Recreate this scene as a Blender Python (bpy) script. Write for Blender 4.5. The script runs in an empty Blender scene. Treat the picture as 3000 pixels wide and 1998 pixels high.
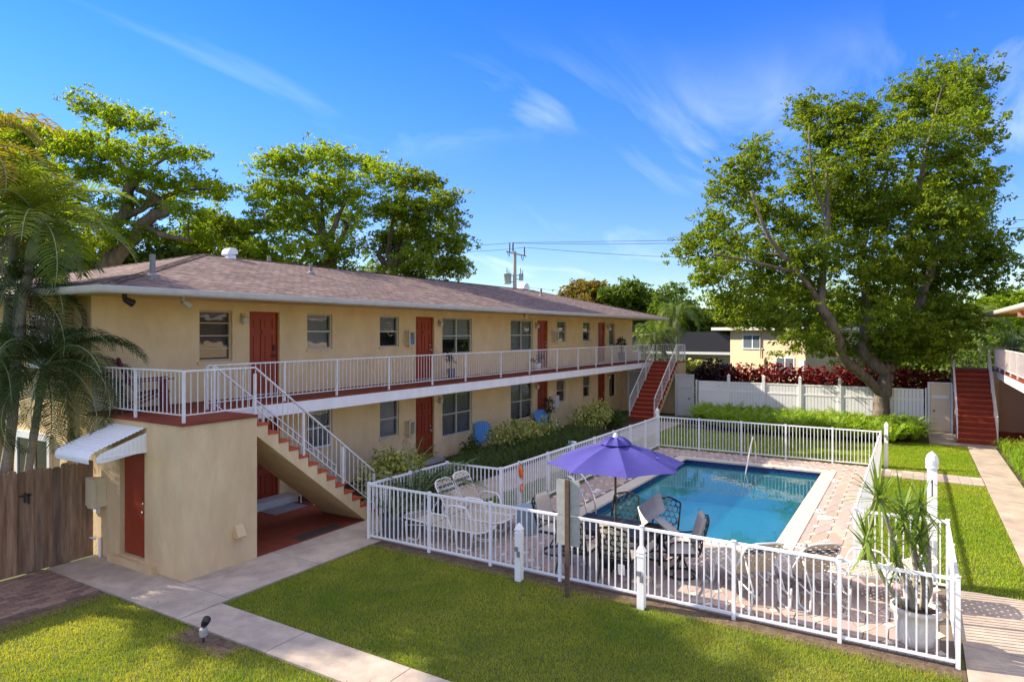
import bpy, bmesh, math, random
import numpy as np
from mathutils import Vector, Matrix
S = bpy.context.scene
COL = S.collection
R = math.radians
rnd = random.Random(7)
# ---------------------------------------------------------------- camera
cam = bpy.data.cameras.new('camera')
cam.lens = 36 * 1933 / 3000; cam.sensor_width = 36; cam.shift_y = -25 / 3000
cam.clip_end = 3000; cam.clip_start = .1
co = bpy.data.objects.new('camera', cam); COL.objects.link(co)
co.location = (0, 0, 4.2); co.rotation_euler = (R(90), 0, R(-58.65))
S.camera = co
# ---------------------------------------------------------------- sky, sun, exposure
SUN_DIR = Vector((-.24, .97, .64)).normalized()          # towards the sun
SUN_EL = math.asin(SUN_DIR.z); SUN_AZ = math.atan2(SUN_DIR.x, SUN_DIR.y)
W = bpy.data.worlds.new('World'); S.world = W; W.use_nodes = True
nt = W.node_tree; nt.nodes.clear()
def wn(t, **k):
    n = nt.nodes.new(t)
    for a, b in k.items(): setattr(n, a, b)
    return n
sky = wn('ShaderNodeTexSky', sky_type='NISHITA', sun_disc=False, sun_elevation=SUN_EL, sun_rotation=SUN_AZ,
         altitude=0, air_density=1.0, dust_density=.0, ozone_density=3.5)
hsv = wn('ShaderNodeHueSaturation'); hsv.inputs['Saturation'].default_value = 1.36; hsv.inputs['Value'].default_value = .95; hsv.inputs['Hue'].default_value = .526
nt.links.new(sky.outputs[0], hsv.inputs['Color'])
tc = wn('ShaderNodeTexCoord'); sep = wn('ShaderNodeSeparateXYZ'); nt.links.new(tc.outputs['Generated'], sep.inputs[0])
def wmath(op, a, b):
    n = wn('ShaderNodeMath', operation=op)
    for i, v in enumerate((a, b)):
        if isinstance(v, (int, float)): n.inputs[i].default_value = v
        else: nt.links.new(v, n.inputs[i])
    return n.outputs[0]
zz = wmath('ADD', wmath('MAXIMUM', sep.outputs[2], 0.0), .16)
cmb = wn('ShaderNodeCombineXYZ')
nt.links.new(wmath('DIVIDE', sep.outputs[0], zz), cmb.inputs[0]); nt.links.new(wmath('DIVIDE', sep.outputs[1], zz), cmb.inputs[1])
mp = wn('ShaderNodeMapping'); mp.inputs['Rotation'].default_value = (0, 0, R(38)); mp.inputs['Scale'].default_value = (.55, 1.5, 1)
mp.inputs['Location'].default_value = (7.3, 2.2, 0)
nt.links.new(cmb.outputs[0], mp.inputs[0])
n1 = wn('ShaderNodeTexNoise'); n1.inputs['Scale'].default_value = 1.5; n1.inputs['Detail'].default_value = 7; n1.inputs['Roughness'].default_value = .55
n1.inputs['Distortion'].default_value = 1.1
n2 = wn('ShaderNodeTexNoise'); n2.inputs['Scale'].default_value = .7; n2.inputs['Detail'].default_value = 2
nt.links.new(mp.outputs[0], n1.inputs[0]); nt.links.new(cmb.outputs[0], n2.inputs[0])
rp = wn('ShaderNodeValToRGB'); rp.color_ramp.elements[0].position = .50; rp.color_ramp.elements[1].position = .82
rp2 = wn('ShaderNodeValToRGB'); rp2.color_ramp.elements[0].position = .40; rp2.color_ramp.elements[1].position = .66
nt.links.new(n1.outputs[0], rp.inputs[0]); nt.links.new(n2.outputs[0], rp2.inputs[0])
band = wn('ShaderNodeMapRange', interpolation_type='SMOOTHSTEP'); band.inputs[1].default_value = .46; band.inputs[2].default_value = .26
nt.links.new(sep.outputs[2], band.inputs[0])
cf = wmath('MULTIPLY', wmath('MULTIPLY', wmath('MULTIPLY', rp.outputs[0], rp2.outputs[0]), .46), band.outputs[0])
mx = wn('ShaderNodeMix', data_type='RGBA'); hz = wn('ShaderNodeMapRange', interpolation_type='SMOOTHSTEP'); hz.inputs[1].default_value = -.02; hz.inputs[2].default_value = .38; hz.inputs[3].default_value = .54; hz.inputs[4].default_value = 1.0
nt.links.new(sep.outputs[2], hz.inputs[0]); hs = wn('ShaderNodeVectorMath', operation='SCALE'); nt.links.new(hsv.outputs[0], hs.inputs[0]); nt.links.new(hz.outputs[0], hs.inputs['Scale'])
nt.links.new(cf, mx.inputs[0]); nt.links.new(hs.outputs[0], mx.inputs[6]); mx.inputs[7].default_value = (5.6, 5.8, 6.6, 1)
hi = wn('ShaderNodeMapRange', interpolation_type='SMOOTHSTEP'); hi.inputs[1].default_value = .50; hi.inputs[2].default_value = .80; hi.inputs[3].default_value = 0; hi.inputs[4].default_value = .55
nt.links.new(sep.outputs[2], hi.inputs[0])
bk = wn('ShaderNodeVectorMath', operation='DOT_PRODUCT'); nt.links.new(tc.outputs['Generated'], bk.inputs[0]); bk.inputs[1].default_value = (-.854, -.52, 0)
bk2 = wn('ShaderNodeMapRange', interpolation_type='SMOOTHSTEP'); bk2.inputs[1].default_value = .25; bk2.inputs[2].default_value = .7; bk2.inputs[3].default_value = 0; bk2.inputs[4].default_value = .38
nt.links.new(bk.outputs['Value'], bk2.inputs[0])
# whitish fill light added to the unseen sky overhead and behind the viewpoint
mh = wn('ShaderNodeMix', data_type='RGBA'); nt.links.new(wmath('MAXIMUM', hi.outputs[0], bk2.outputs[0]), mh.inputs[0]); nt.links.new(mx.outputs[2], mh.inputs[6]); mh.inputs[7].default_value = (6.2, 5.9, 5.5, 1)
bg = wn('ShaderNodeBackground'); bg.inputs[1].default_value = .15
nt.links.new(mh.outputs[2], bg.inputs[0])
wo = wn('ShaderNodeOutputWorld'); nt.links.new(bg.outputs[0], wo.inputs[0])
sl = bpy.data.lights.new('sun', 'SUN'); sl.energy = 4.9; sl.angle = R(.5); sl.color = (1, .88, .70)
so = bpy.data.objects.new('sun', sl); COL.objects.link(so); so.location = (0, 30, 40)
so.rotation_euler = SUN_DIR.to_track_quat('Z', 'Y').to_euler()
S.view_settings.view_transform = 'Standard'; S.view_settings.look = 'None'; S.view_settings.exposure = 1.17; S.view_settings.gamma = 1
S.cycles.max_bounces = 9; S.cycles.diffuse_bounces = 6; S.cycles.transparent_max_bounces = 16; S.cycles.caustics_reflective = False; S.cycles.caustics_refractive = False
# ---------------------------------------------------------------- materials
def mat(name, col, rough=.8, var=0.0, scale=3.0, bump=0.0, bscale=40.0, col2=None, metal=0.0, spec=.3, stretch=(1, 1, 1), attr=None, detail=5, trans=0.0, sheen=0.0):
    m = bpy.data.materials.new(name); m.use_nodes = True
    t = m.node_tree; b = t.nodes['Principled BSDF']
    b.inputs['Roughness'].default_value = rough; b.inputs['Metallic'].default_value = metal; b.inputs['Specular IOR Level'].default_value = spec
    c = (*col, 1); b.inputs['Base Color'].default_value = c
    src = None
    if var > 0 or col2 or bump > 0:
        tx = t.nodes.new('ShaderNodeTexCoord'); mpn = t.nodes.new('ShaderNodeMapping'); mpn.inputs['Scale'].default_value = stretch
        t.links.new(tx.outputs['Object'], mpn.inputs[0])
    if attr:
        a = t.nodes.new('ShaderNodeAttribute'); a.attribute_name = attr; src = a.outputs['Color']
    if var > 0 or col2:
        nz = t.nodes.new('ShaderNodeTexNoise'); nz.inputs['Scale'].default_value = scale; nz.inputs['Detail'].default_value = detail; nz.inputs['Roughness'].default_value = .6
        t.links.new(mpn.outputs[0], nz.inputs[0])
        if col2:
            r = t.nodes.new('ShaderNodeValToRGB'); r.color_ramp.elements[0].position = .35; r.color_ramp.elements[1].position = .65
            r.color_ramp.elements[0].color = c; r.color_ramp.elements[1].color = (*col2, 1)
            t.links.new(nz.outputs[0], r.inputs[0]); csrc = r.outputs[0]
            if src:
                mm = t.nodes.new('ShaderNodeMix'); mm.data_type = 'RGBA'; mm.blend_type = 'MULTIPLY'; mm.inputs[0].default_value = 1
                t.links.new(src, mm.inputs[6]); t.links.new(csrc, mm.inputs[7]); csrc = mm.outputs[2]
            src = csrc
        if var > 0:
            nz2 = t.nodes.new('ShaderNodeTexNoise'); nz2.inputs['Scale'].default_value = scale * 2.3; nz2.inputs['Detail'].default_value = detail; nz2.inputs['Roughness'].default_value = .65
            t.links.new(mpn.outputs[0], nz2.inputs[0])
            mr = t.nodes.new('ShaderNodeMapRange'); mr.inputs[1].default_value = .3; mr.inputs[2].default_value = .7
            mr.inputs[3].default_value = 1 - var; mr.inputs[4].default_value = 1 + var
            t.links.new(nz2.outputs[0], mr.inputs[0])
            vm = t.nodes.new('ShaderNodeVectorMath'); vm.operation = 'SCALE'
            if src: t.links.new(src, vm.inputs[0])
            else: vm.inputs[0].default_value = col
            t.links.new(mr.outputs[0], vm.inputs['Scale']); src = vm.outputs[0]
    if src: t.links.new(src, b.inputs['Base Color'])
    if bump > 0:
        nb = t.nodes.new('ShaderNodeTexNoise'); nb.inputs['Scale'].default_value = bscale; nb.inputs['Detail'].default_value = 4
        t.links.new(mpn.outputs[0], nb.inputs[0])
        bp = t.nodes.new('ShaderNodeBump'); bp.inputs['Strength'].default_value = bump; bp.inputs['Distance'].default_value = .02
        t.links.new(nb.outputs[0], bp.inputs['Height']); t.links.new(bp.outputs[0], b.inputs['Normal'])
    if trans > 0:
        out = t.nodes['Material Output']; tr = t.nodes.new('ShaderNodeBsdfTranslucent'); ms = t.nodes.new('ShaderNodeMixShader'); ms.inputs[0].default_value = trans
        if src: t.links.new(src, tr.inputs[0])
        else: tr.inputs[0].default_value = c
        t.links.new(b.outputs[0], ms.inputs[1]); t.links.new(tr.outputs[0], ms.inputs[2]); t.links.new(ms.outputs[0], out.inputs[0])
    return m
def leafmat(name, a, b_, trans=.42, tcol=(1.35, 1.25, .45)):
    """two-tone leaf: 'tint' attribute (0..1) mixes the two greens; light passes through the blade"""
    m = bpy.data.materials.new(name); m.use_nodes = True; t = m.node_tree; p = t.nodes['Principled BSDF']; out = t.nodes['Material Output']
    at = t.nodes.new('ShaderNodeAttribute'); at.attribute_name = 'tint'
    mxn = t.nodes.new('ShaderNodeMix'); mxn.data_type = 'RGBA'; mxn.inputs[6].default_value = (*a, 1); mxn.inputs[7].default_value = (*b_, 1)
    t.links.new(at.outputs['Fac'], mxn.inputs[0]); t.links.new(mxn.outputs[2], p.inputs['Base Color'])
    p.inputs['Roughness'].default_value = .5; p.inputs['Specular IOR Level'].default_value = .2
    mu = t.nodes.new('ShaderNodeMix'); mu.data_type = 'RGBA'; mu.blend_type = 'MULTIPLY'; mu.inputs[0].default_value = 1; mu.inputs[7].default_value = (*tcol, 1); mu.clamp_result = False
    t.links.new(mxn.outputs[2], mu.inputs[6])
    tr = t.nodes.new('ShaderNodeBsdfTranslucent'); t.links.new(mu.outputs[2], tr.inputs[0])
    ms = t.nodes.new('ShaderNodeMixShader'); ms.inputs[0].default_value = trans
    t.links.new(p.outputs[0], ms.inputs[1]); t.links.new(tr.outputs[0], ms.inputs[2]); t.links.new(ms.outputs[0], out.inputs[0])
    return m
def glassmat(name, tint=(.75, .8, .8), refl=1.0):
    m = bpy.data.materials.new(name); m.use_nodes = True; t = m.node_tree; t.nodes.remove(t.nodes['Principled BSDF']); out = t.nodes['Material Output']
    tr = t.nodes.new('ShaderNodeBsdfTransparent'); tr.inputs[0].default_value = (*tint, 1)
    gl = t.nodes.new('ShaderNodeBsdfGlossy'); gl.inputs['Roughness'].default_value = .015
    fr = t.nodes.new('ShaderNodeFresnel'); fr.inputs[0].default_value = 1.55
    mul = t.nodes.new('ShaderNodeMath'); mul.operation = 'MULTIPLY'; mul.inputs[1].default_value = 1.6 * refl; mul.use_clamp = True
    t.links.new(fr.outputs[0], mul.inputs[0])
    nb = t.nodes.new('ShaderNodeTexNoise'); nb.inputs['Scale'].default_value = 1.3; tx = t.nodes.new('ShaderNodeTexCoord'); t.links.new(tx.outputs['Object'], nb.inputs[0])
    bp = t.nodes.new('ShaderNodeBump'); bp.inputs['Strength'].default_value = .12; bp.inputs['Distance'].default_value = .05; t.links.new(nb.outputs[0], bp.inputs['Height'])
    t.links.new(bp.outputs[0], gl.inputs['Normal'])
    ms = t.nodes.new('ShaderNodeMixShader'); t.links.new(mul.outputs[0], ms.inputs[0]); t.links.new(tr.outputs[0], ms.inputs[1]); t.links.new(gl.outputs[0], ms.inputs[2]); t.links.new(ms.outputs[0], out.inputs[0])
    return m
M = {}
M['stucco'] = mat('stucco', (.79, .60, .325), .9, .06, 1.3, .45, 34, spec=.15, col2=(.70, .515, .27), stretch=(1, 1, .6), detail=9)
M['stucco_block'] = mat('stucco_block', (.69, .53, .31), .9, .09, 1.5, .45, 34, spec=.15, stretch=(1, 1, .35), col2=(.58, .425, .245), detail=8)
M['white'] = mat('white_paint', (.78, .77, .75), .45, .05, 2.5)
M['railwhite'] = mat('railing_paint', (.66, .65, .64), .5, .10, 3)
M['slabwhite'] = mat('slab_white', (.78, .76, .73), .7, .07, 1.8, stretch=(1, 1, .3))
M['alu'] = mat('aluminium_white', (.78, .79, .80), .35, .03, 2)
M['gutter'] = mat('gutter_paint', (.52, .50, .45), .5, .10, 2.0)
M['red'] = mat('red_floor', (.20, .042, .022), .75, .18, 2.2, .1, 30)
M['rednose'] = mat('red_tread', (.40, .075, .030), .7, .25, 4, .1, 30)  # worn tread red, lightened further for the sun its top edges catch
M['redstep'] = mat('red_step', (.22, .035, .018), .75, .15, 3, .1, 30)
M['door'] = mat('door_red', (.33, .055, .018), .5, .05, 2)
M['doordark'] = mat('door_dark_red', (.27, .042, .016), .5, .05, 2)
M['winframe'] = mat('window_frame_paint', (.50, .48, .40), .5)
M['tanframe'] = mat('tan_frame_paint', (.52, .40, .24), .5)
M['whiteframe'] = mat('white_frame_paint', (.72, .74, .74), .45)
M['blind'] = mat('blind_white', (.60, .58, .53), .7)
M['curtain'] = mat('curtain_grey', (.34, .32, .29), .85, .12, 6, stretch=(6, 1, .2))
M['screen'] = mat('screen_grey', (.13, .125, .115), .8, .08, 4)
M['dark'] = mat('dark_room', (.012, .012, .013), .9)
M['glass'] = glassmat('window_glass')
M['metal'] = mat('dull_metal', (.55, .54, .52), .35, metal=.9)
M['chrome'] = mat('chrome', (.72, .70, .66), .18, metal=1)
M['black'] = mat('black_metal', (.016, .016, .018), .42, spec=.4)
M['concrete'] = mat('concrete_path', (.46, .385, .305), .88, .18, 1.3, .3, 60, col2=(.345, .285, .235), detail=9)
M['concreteedge'] = mat('coping', (.55, .48, .39), .8, .06, 2, .15, 60)
M['soil'] = mat('soil', (.14, .10, .068), .95, .35, 6, .6, 30, col2=(.09, .06, .04))
M['earth'] = mat('earth', (.10, .13, .045), .95, .3, .3)
M['turf'] = mat('turf', (.062, .082, .016), .95, .3, 7, col2=(.085, .10, .02))
M['mulch'] = mat('mulch', (.05, .033, .02), .95, .4, 12, .8, 30)
M['wood'] = mat('fence_wood', (.26, .19, .14), .9, .25, 1.2, .4, 20, col2=(.14, .092, .064), stretch=(9, 9, .9), attr='tone')
M['bark'] = mat('bark', (.17, .14, .105), .95, .3, 3, 1.0, 9, col2=(.09, .075, .06), stretch=(1.5, 1.5, .5))
M['palmbark'] = mat('palm_bark', (.27, .25, .20), .9, .25, 3, .4, 14, stretch=(1, 1, 4))
M['crownshaft'] = mat('crownshaft', (.26, .32, .16), .55, .15, 2)
M['paver'] = mat('paver', (1, 1, 1), .85, .10, 5, .2, 60, attr='tone')
M['grout'] = mat('grout', (.17, .13, .10), .95)
M['brick'] = mat('brick_paver', (.26, .17, .13), .9, .15, 5, attr='tone')
M['poolwall'] = mat('pool_plaster', (.50, .80, .80), .7, .05, 2)
M['vinyl'] = mat('white_vinyl', (.80, .80, .79), .4, .02, 1)
M['cream'] = mat('cream_plastic', (.62, .54, .36), .55, .04, 4)
M['strap'] = mat('vinyl_strap', (.56, .47, .36), .5, .05, 8)
M['bluestrap'] = mat('blue_strap', (.035, .09, .22), .5)
M['greenstrap'] = mat('green_strap', (.025, .10, .11), .5)
M['cushion'] = mat('cushion_fabric', (.60, .54, .45), .9, .06, 5, .2, 50)
M['greycushion'] = mat('grey_cushion_fabric', (.50, .45, .39), .9, .06, 5, .2, 50)
M['umbrella'] = mat('umbrella_fabric', (.072, .064, .29), .85, .10, 3, .08, 90, trans=.2)
M['bluechair'] = mat('blue_plastic', (.07, .27, .60), .5, .04, 4)
M['redchair'] = mat('maroon_plastic', (.15, .025, .04), .5)
M['orange'] = mat('orange_plastic', (.85, .16, .02), .5)
M['galv'] = mat('galvanized', (.42, .42, .41), .5, .15, 4, metal=.35)
M['galvdark'] = mat('vent_grey', (.20, .20, .21), .6, .1, 4)
M['mill'] = mat('mill_aluminium', (.66, .67, .69), .35, .12, 3, metal=.4)
M['pinkdoor'] = mat('tan_pink_door', (.46, .31, .25), .7)
M['rust'] = mat('rusty_post', (.11, .07, .045), .75, .3, 8)
M['pot'] = mat('white_pot', (.62, .58, .52), .7, .08, 4)
M['greypot'] = mat('grey_pot', (.12, .125, .135), .7)
M['whiteconc'] = mat('white_pot_glazed', (.7, .7, .7), .5)
M['terrac'] = mat('terracotta', (.30, .13, .07), .8)
M['hosegreen'] = mat('hose_green', (.04, .16, .10), .5)
M['binblue'] = mat('bin_blue_grey', (.22, .29, .34), .6)
M['greydoor'] = mat('grey_steel_door', (.47, .48, .48), .5, .05, 2)
M['beigedoor'] = mat('beige_steel_door', (.74, .60, .42), .5, .04, 2)
M['house'] = mat('house_stucco', (.60, .48, .31), .9, .05, 1, .2, 20)
M['housedark'] = mat('house_grey', (.26, .24, .23), .9, .05, 1)
M['roofdark'] = mat('dark_shingle', (.020, .021, .024), .95, .3, 6, spec=0)
M['poleconc'] = mat('pole_concrete', (.36, .33, .29), .9, .12, 2)
M['transformer'] = mat('transformer_grey', (.40, .43, .45), .5, .05, 2)
M['wire'] = mat('wire_black', (.03, .03, .035), .7)
M['greywood'] = mat('grey_wood', (.20, .19, .175), .9, .2, 2, stretch=(6, 6, .6))
M['mat'] = mat('door_mat', (.20, .21, .25), .95, .4, 9)
M['gravel'] = mat('gravel', (.05, .045, .04), .95, .6, 30, .8, 50)
M['signred'] = mat('sign_red', (.42, .05, .03), .6)
M['signface'] = mat('sign_face', (.55, .34, .26), .6)
M['steplight'] = mat('step_concrete', (.42, .41, .40), .85, .12, 3)
M['dead'] = leafmat('dead_frond', (.20, .15, .10), (.28, .22, .17), .25, (1, .9, .7))
def shingles():
    m = mat('shingles', (.2, .13, .11), .95, spec=.1); t = m.node_tree; b = t.nodes['Principled BSDF']
    uv = t.nodes.new('ShaderNodeUVMap'); uv.uv_map = 'UVMap'
    br = t.nodes.new('ShaderNodeTexBrick'); br.offset = .5; br.inputs['Scale'].default_value = 1; br.inputs['Brick Width'].default_value = .24; br.inputs['Row Height'].default_value = .145
    br.inputs['Mortar Size'].default_value = .010; br.inputs['Mortar Smooth'].default_value = .3; br.inputs['Bias'].default_value = 0
    br.inputs['Color1'].default_value = (.25, .182, .160, 1); br.inputs['Color2'].default_value = (.155, .112, .102, 1); br.inputs['Mortar'].default_value = (.10, .07, .064, 1)  # dark mortar colour painted to read as the shadow line between rows
    t.links.new(uv.outputs[0], br.inputs[0])
    nz = t.nodes.new('ShaderNodeTexNoise'); nz.inputs['Scale'].default_value = 1.1; nz.inputs['Detail'].default_value = 8; nz.inputs['Roughness'].default_value = .7; t.links.new(uv.outputs[0], nz.inputs[0])
    mr = t.nodes.new('ShaderNodeMapRange'); mr.inputs[1].default_value = .3; mr.inputs[2].default_value = .7; mr.inputs[3].default_value = .72; mr.inputs[4].default_value = 1.28; t.links.new(nz.outputs[0], mr.inputs[0])
    vm = t.nodes.new('ShaderNodeVectorMath'); vm.operation = 'SCALE'; t.links.new(br.outputs[0], vm.inputs[0]); t.links.new(mr.outputs[0], vm.inputs['Scale'])
    # ragged shadow dashes painted along the butt edge of each laminated course
    sx = t.nodes.new('ShaderNodeSeparateXYZ'); t.links.new(uv.outputs[0], sx.inputs[0])
    def mth(op, a, c):
        n = t.nodes.new('ShaderNodeMath'); n.operation = op
        for i, v in enumerate((a, c)):
            if isinstance(v, (int, float)): n.inputs[i].default_value = v
            else: t.links.new(v, n.inputs[i])
        return n.outputs[0]
    row = mth('DIVIDE', sx.outputs[1], .145); fr = mth('FRACT', row, 0); fl = mth('FLOOR', row, 0)
    cb = t.nodes.new('ShaderNodeCombineXYZ'); t.links.new(mth('MULTIPLY', sx.outputs[0], 3.4), cb.inputs[0]); t.links.new(mth('MULTIPLY', fl, 7.31), cb.inputs[1])
    n3 = t.nodes.new('ShaderNodeTexNoise'); n3.inputs['Scale'].default_value = 1.0; n3.inputs['Detail'].default_value = 1; t.links.new(cb.outputs[0], n3.inputs[0])
    dash = mth('MULTIPLY', mth('LESS_THAN', fr, .30), mth('GREATER_THAN', n3.outputs[0], .47)); k_ = mth('SUBTRACT', 1.0, mth('MULTIPLY', dash, .74))
    vm2 = t.nodes.new('ShaderNodeVectorMath'); vm2.operation = 'SCALE'; t.links.new(vm.outputs[0], vm2.inputs[0]); t.links.new(k_, vm2.inputs['Scale'])
    t.links.new(vm2.outputs[0], b.inputs['Base Color'])
    bp = t.nodes.new('ShaderNodeBump'); bp.inputs['Strength'].default_value = .6; bp.inputs['Distance'].default_value = .015; bp.invert = True
    t.links.new(br.outputs['Fac'], bp.inputs['Height']); t.links.new(bp.outputs[0], b.inputs['Normal'])
    return m
M['shingle'] = shingles()
def watermat():
    m = bpy.data.materials.new('pool_water'); m.use_nodes = True; t = m.node_tree; t.nodes.remove(t.nodes['Principled BSDF']); out = t.nodes['Material Output']
    tp = t.nodes.new('ShaderNodeBsdfTransparent'); tp.inputs[0].default_value = (.40, .86, .93, 1)
    df = t.nodes.new('ShaderNodeBsdfDiffuse'); df.inputs[0].default_value = (.035, .36, .46, 1)
    mt = t.nodes.new('ShaderNodeMixShader'); mt.inputs[0].default_value = .84
    gl = t.nodes.new('ShaderNodeBsdfGlossy'); gl.inputs['Roughness'].default_value = .0
    fr = t.nodes.new('ShaderNodeFresnel'); fr.inputs[0].default_value = 1.45
    tx = t.nodes.new('ShaderNodeTexCoord'); nz = t.nodes.new('ShaderNodeTexNoise'); nz.inputs['Scale'].default_value = 2.2; nz.inputs['Detail'].default_value = 3; t.links.new(tx.outputs['Object'], nz.inputs[0])
    bp = t.nodes.new('ShaderNodeBump'); bp.inputs['Strength'].default_value = .10; bp.inputs['Distance'].default_value = .03; t.links.new(nz.outputs[0], bp.inputs['Height'])
    for n in (gl, fr): t.links.new(bp.outputs[0], n.inputs['Normal'])
    ms = t.nodes.new('ShaderNodeMixShader'); t.links.new(fr.outputs[0], ms.inputs[0])
    t.links.new(df.outputs[0], mt.inputs[1]); t.links.new(tp.outputs[0], mt.inputs[2]); t.links.new(mt.outputs[0], ms.inputs[1]); t.links.new(gl.outputs[0], ms.inputs[2]); t.links.new(ms.outputs[0], out.inputs[0])
    return m
M['water'] = watermat()
def tilemat():
    m = mat('navy_tile', (.01, .02, .10), .2); t = m.node_tree; b = t.nodes['Principled BSDF']
    tx = t.nodes.new('ShaderNodeTexCoord'); br = t.nodes.new('ShaderNodeTexChecker')
    mpn = t.nodes.new('ShaderNodeMapping'); t.links.new(tx.outputs['Object'], mpn.inputs[0]); br.inputs['Scale'].default_value = 13
    br.inputs[1].default_value = (.008, .02, .11, 1); br.inputs[2].default_value = (.018, .035, .16, 1); t.links.new(mpn.outputs[0], br.inputs[0]); t.links.new(br.outputs[0], b.inputs['Base Color'])
    return m
M['navy'] = tilemat()
# ---------------------------------------------------------------- mesh builder
MIRROR = [False]
class MB:
    def __init__(s): s.v = []; s.f = []; s.m = []; s.uv = {}
    def add(s, vs, fs, m=0):
        b = len(s.v); s.v += [tuple(x) for x in vs]
        for f in fs: s.f.append([i + b for i in f]); s.m.append(m)
    def box(s, x0, x1, y0, y1, z0, z1, m=0):
        s.add([(x, y, z) for z in (z0, z1) for y in (y0, y1) for x in (x0, x1)], [(0, 2, 3, 1), (4, 5, 7, 6), (0, 1, 5, 4), (2, 6, 7, 3), (0, 4, 6, 2), (1, 3, 7, 5)], m)
    def obb(s, c, ax, h, m=0):
        c = Vector(c); a = [Vector(x).normalized() * k for x, k in zip(ax, h)]
        s.add([c + a[0] * i + a[1] * j + a[2] * k for k in (-1, 1) for j in (-1, 1) for i in (-1, 1)], [(0, 2, 3, 1), (4, 5, 7, 6), (0, 1, 5, 4), (2, 6, 7, 3), (0, 4, 6, 2), (1, 3, 7, 5)], m)
    def beam(s, p, q, w, h, m=0, up=(0, 0, 1)):
        p = Vector(p); q = Vector(q); d = (q - p); u = Vector(up)
        if abs(d.normalized().dot(u)) > .99: u = Vector((1, 0, 0))
        sd = d.cross(u).normalized(); u2 = sd.cross(d).normalized()
        s.obb((p + q) / 2, (d, sd, u2), (d.length / 2, w / 2, h / 2), m)
    def tube(s, path, r, n=7, m=0, closed=False, caps=True):
        P = [Vector(p) for p in path]; k = len(P); rr = r if isinstance(r, (list, tuple)) else [r] * k
        vs = []; ref = Vector((0, 0, 1))
        for i in range(k):
            if closed: d = P[(i + 1) % k] - P[i - 1]
            else: d = P[min(i + 1, k - 1)] - P[max(i - 1, 0)]
            if d.length < 1e-9: d = Vector((0, 0, 1))
            d.normalize()
            if i == 0:
                ref = Vector((0, 0, 1)) if abs(d.z) < .9 else Vector((1, 0, 0))
            a = d.cross(ref)
            if a.length < 1e-6: a = d.cross(Vector((0, 1, 0)))
            a.normalize(); b = a.cross(d).normalized(); ref = b
            for j in range(n):
                t = 2 * math.pi * j / n; vs.append(P[i] + (a * math.cos(t) + b * math.sin(t)) * rr[i])
        fs = []
        for i in range(k if closed else k - 1):
            for j in range(n):
                a = i * n + j; b = i * n + (j + 1) % n; i2 = (i + 1) % k
                fs.append((a, b, i2 * n + (j + 1) % n, i2 * n + j))
        if caps and not closed: fs.append(tuple(range(n))[::-1]); fs.append(tuple(range((k - 1) * n, k * n)))
        s.add(vs, fs, m)
    def lathe(s, c, prof, n=16, m=0, rot=0.0, cap=True):
        c = Vector(c); vs = []
        for r_, z in prof:
            for j in range(n):
                t = rot + 2 * math.pi * j / n; vs.append(c + Vector((r_ * math.cos(t), r_ * math.sin(t), z)))
        fs = []
        for i in range(len(prof) - 1):
            for j in range(n): fs.append((i * n + j, i * n + (j + 1) % n, (i + 1) * n + (j + 1) % n, (i + 1) * n + j))
        if cap: fs.append(tuple(range(n))[::-1]); fs.append(tuple(range((len(prof) - 1) * n, len(prof) * n)))
        s.add(vs, fs, m)
    def prism(s, poly, vec, m=0, mside=None):
        n = len(poly); vec = Vector(vec); a = [Vector(p) for p in poly]; b = [p + vec for p in a]
        s.add(a + b, [tuple(range(n))[::-1], tuple(range(n, 2 * n))], m)
        s.add(a + b, [(i, (i + 1) % n, n + (i + 1) % n, n + i) for i in range(n)], m if mside is None else mside)
    def quad(s, a, b, c, d, m=0, uv=None):
        s.add([a, b, c, d], [(0, 1, 2, 3)], m)
        if uv: s.uv[len(s.f) - 1] = uv
    def build(s, name, mats, parent=None, smooth=False, origin=None, tone=None):
        if not isinstance(mats, (list, tuple)): mats = [mats]
        V = s.v
        if MIRROR[0]: V = [(x, 9.05 - y, z) for x, y, z in V]
        off = Vector((0, 0, 0))
        if parent is not None:
            off = parent.get('_o') and Vector(parent['_o']) or Vector((0, 0, 0))
        elif origin is not None: off = Vector(origin)
        me = bpy.data.meshes.new(name); me.from_pydata([(x - off.x, y - off.y, z - off.z) for x, y, z in V], [], [f[::-1] for f in s.f] if MIRROR[0] else s.f)
        for q in mats: me.materials.append(M[q] if isinstance(q, str) else q)
        me.polygons.foreach_set('material_index', s.m)
        if smooth: me.polygons.foreach_set('use_smooth', [True] * len(s.f))
        if s.uv:
            ul = me.uv_layers.new(name='UVMap')
            for i, u in s.uv.items():
                p = me.polygons[i]; uu = u[::-1] if MIRROR[0] else u
                for k, li in enumerate(p.loop_indices): ul.data[li].uv = uu[k % len(uu)]
        if tone is not None:
            at = me.color_attributes.new('tone', 'FLOAT_COLOR', 'CORNER'); arr = []
            for p in me.polygons: arr += list(tone[p.index]) * p.loop_total
            at.data.foreach_set('color', arr)
        me.update()
        o = bpy.data.objects.new(name, me); COL.objects.link(o)
        if parent is not None:
            o.parent = parent
            if '_o' in parent.keys() and parent.type == 'MESH': pass
            o['_o'] = list(off)
        else: o.location = off; o['_o'] = list(off)
        return o
def thing(name, label, cat, loc=(0, 0, 0), group=None):
    o = bpy.data.objects.new(name, None); COL.objects.link(o); o.empty_display_size = .2
    l = (loc[0], 9.05 - loc[1], loc[2]) if MIRROR[0] else loc
    o.location = l; o['label'] = label; o['category'] = cat; o['_o'] = list(l)
    if group: o['group'] = group
    return o
def tag(o, label, cat, group=None):
    o['label'] = label; o['category'] = cat
    if group: o['group'] = group
    return o
def struct(o): o['kind'] = 'structure'; return o
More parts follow.
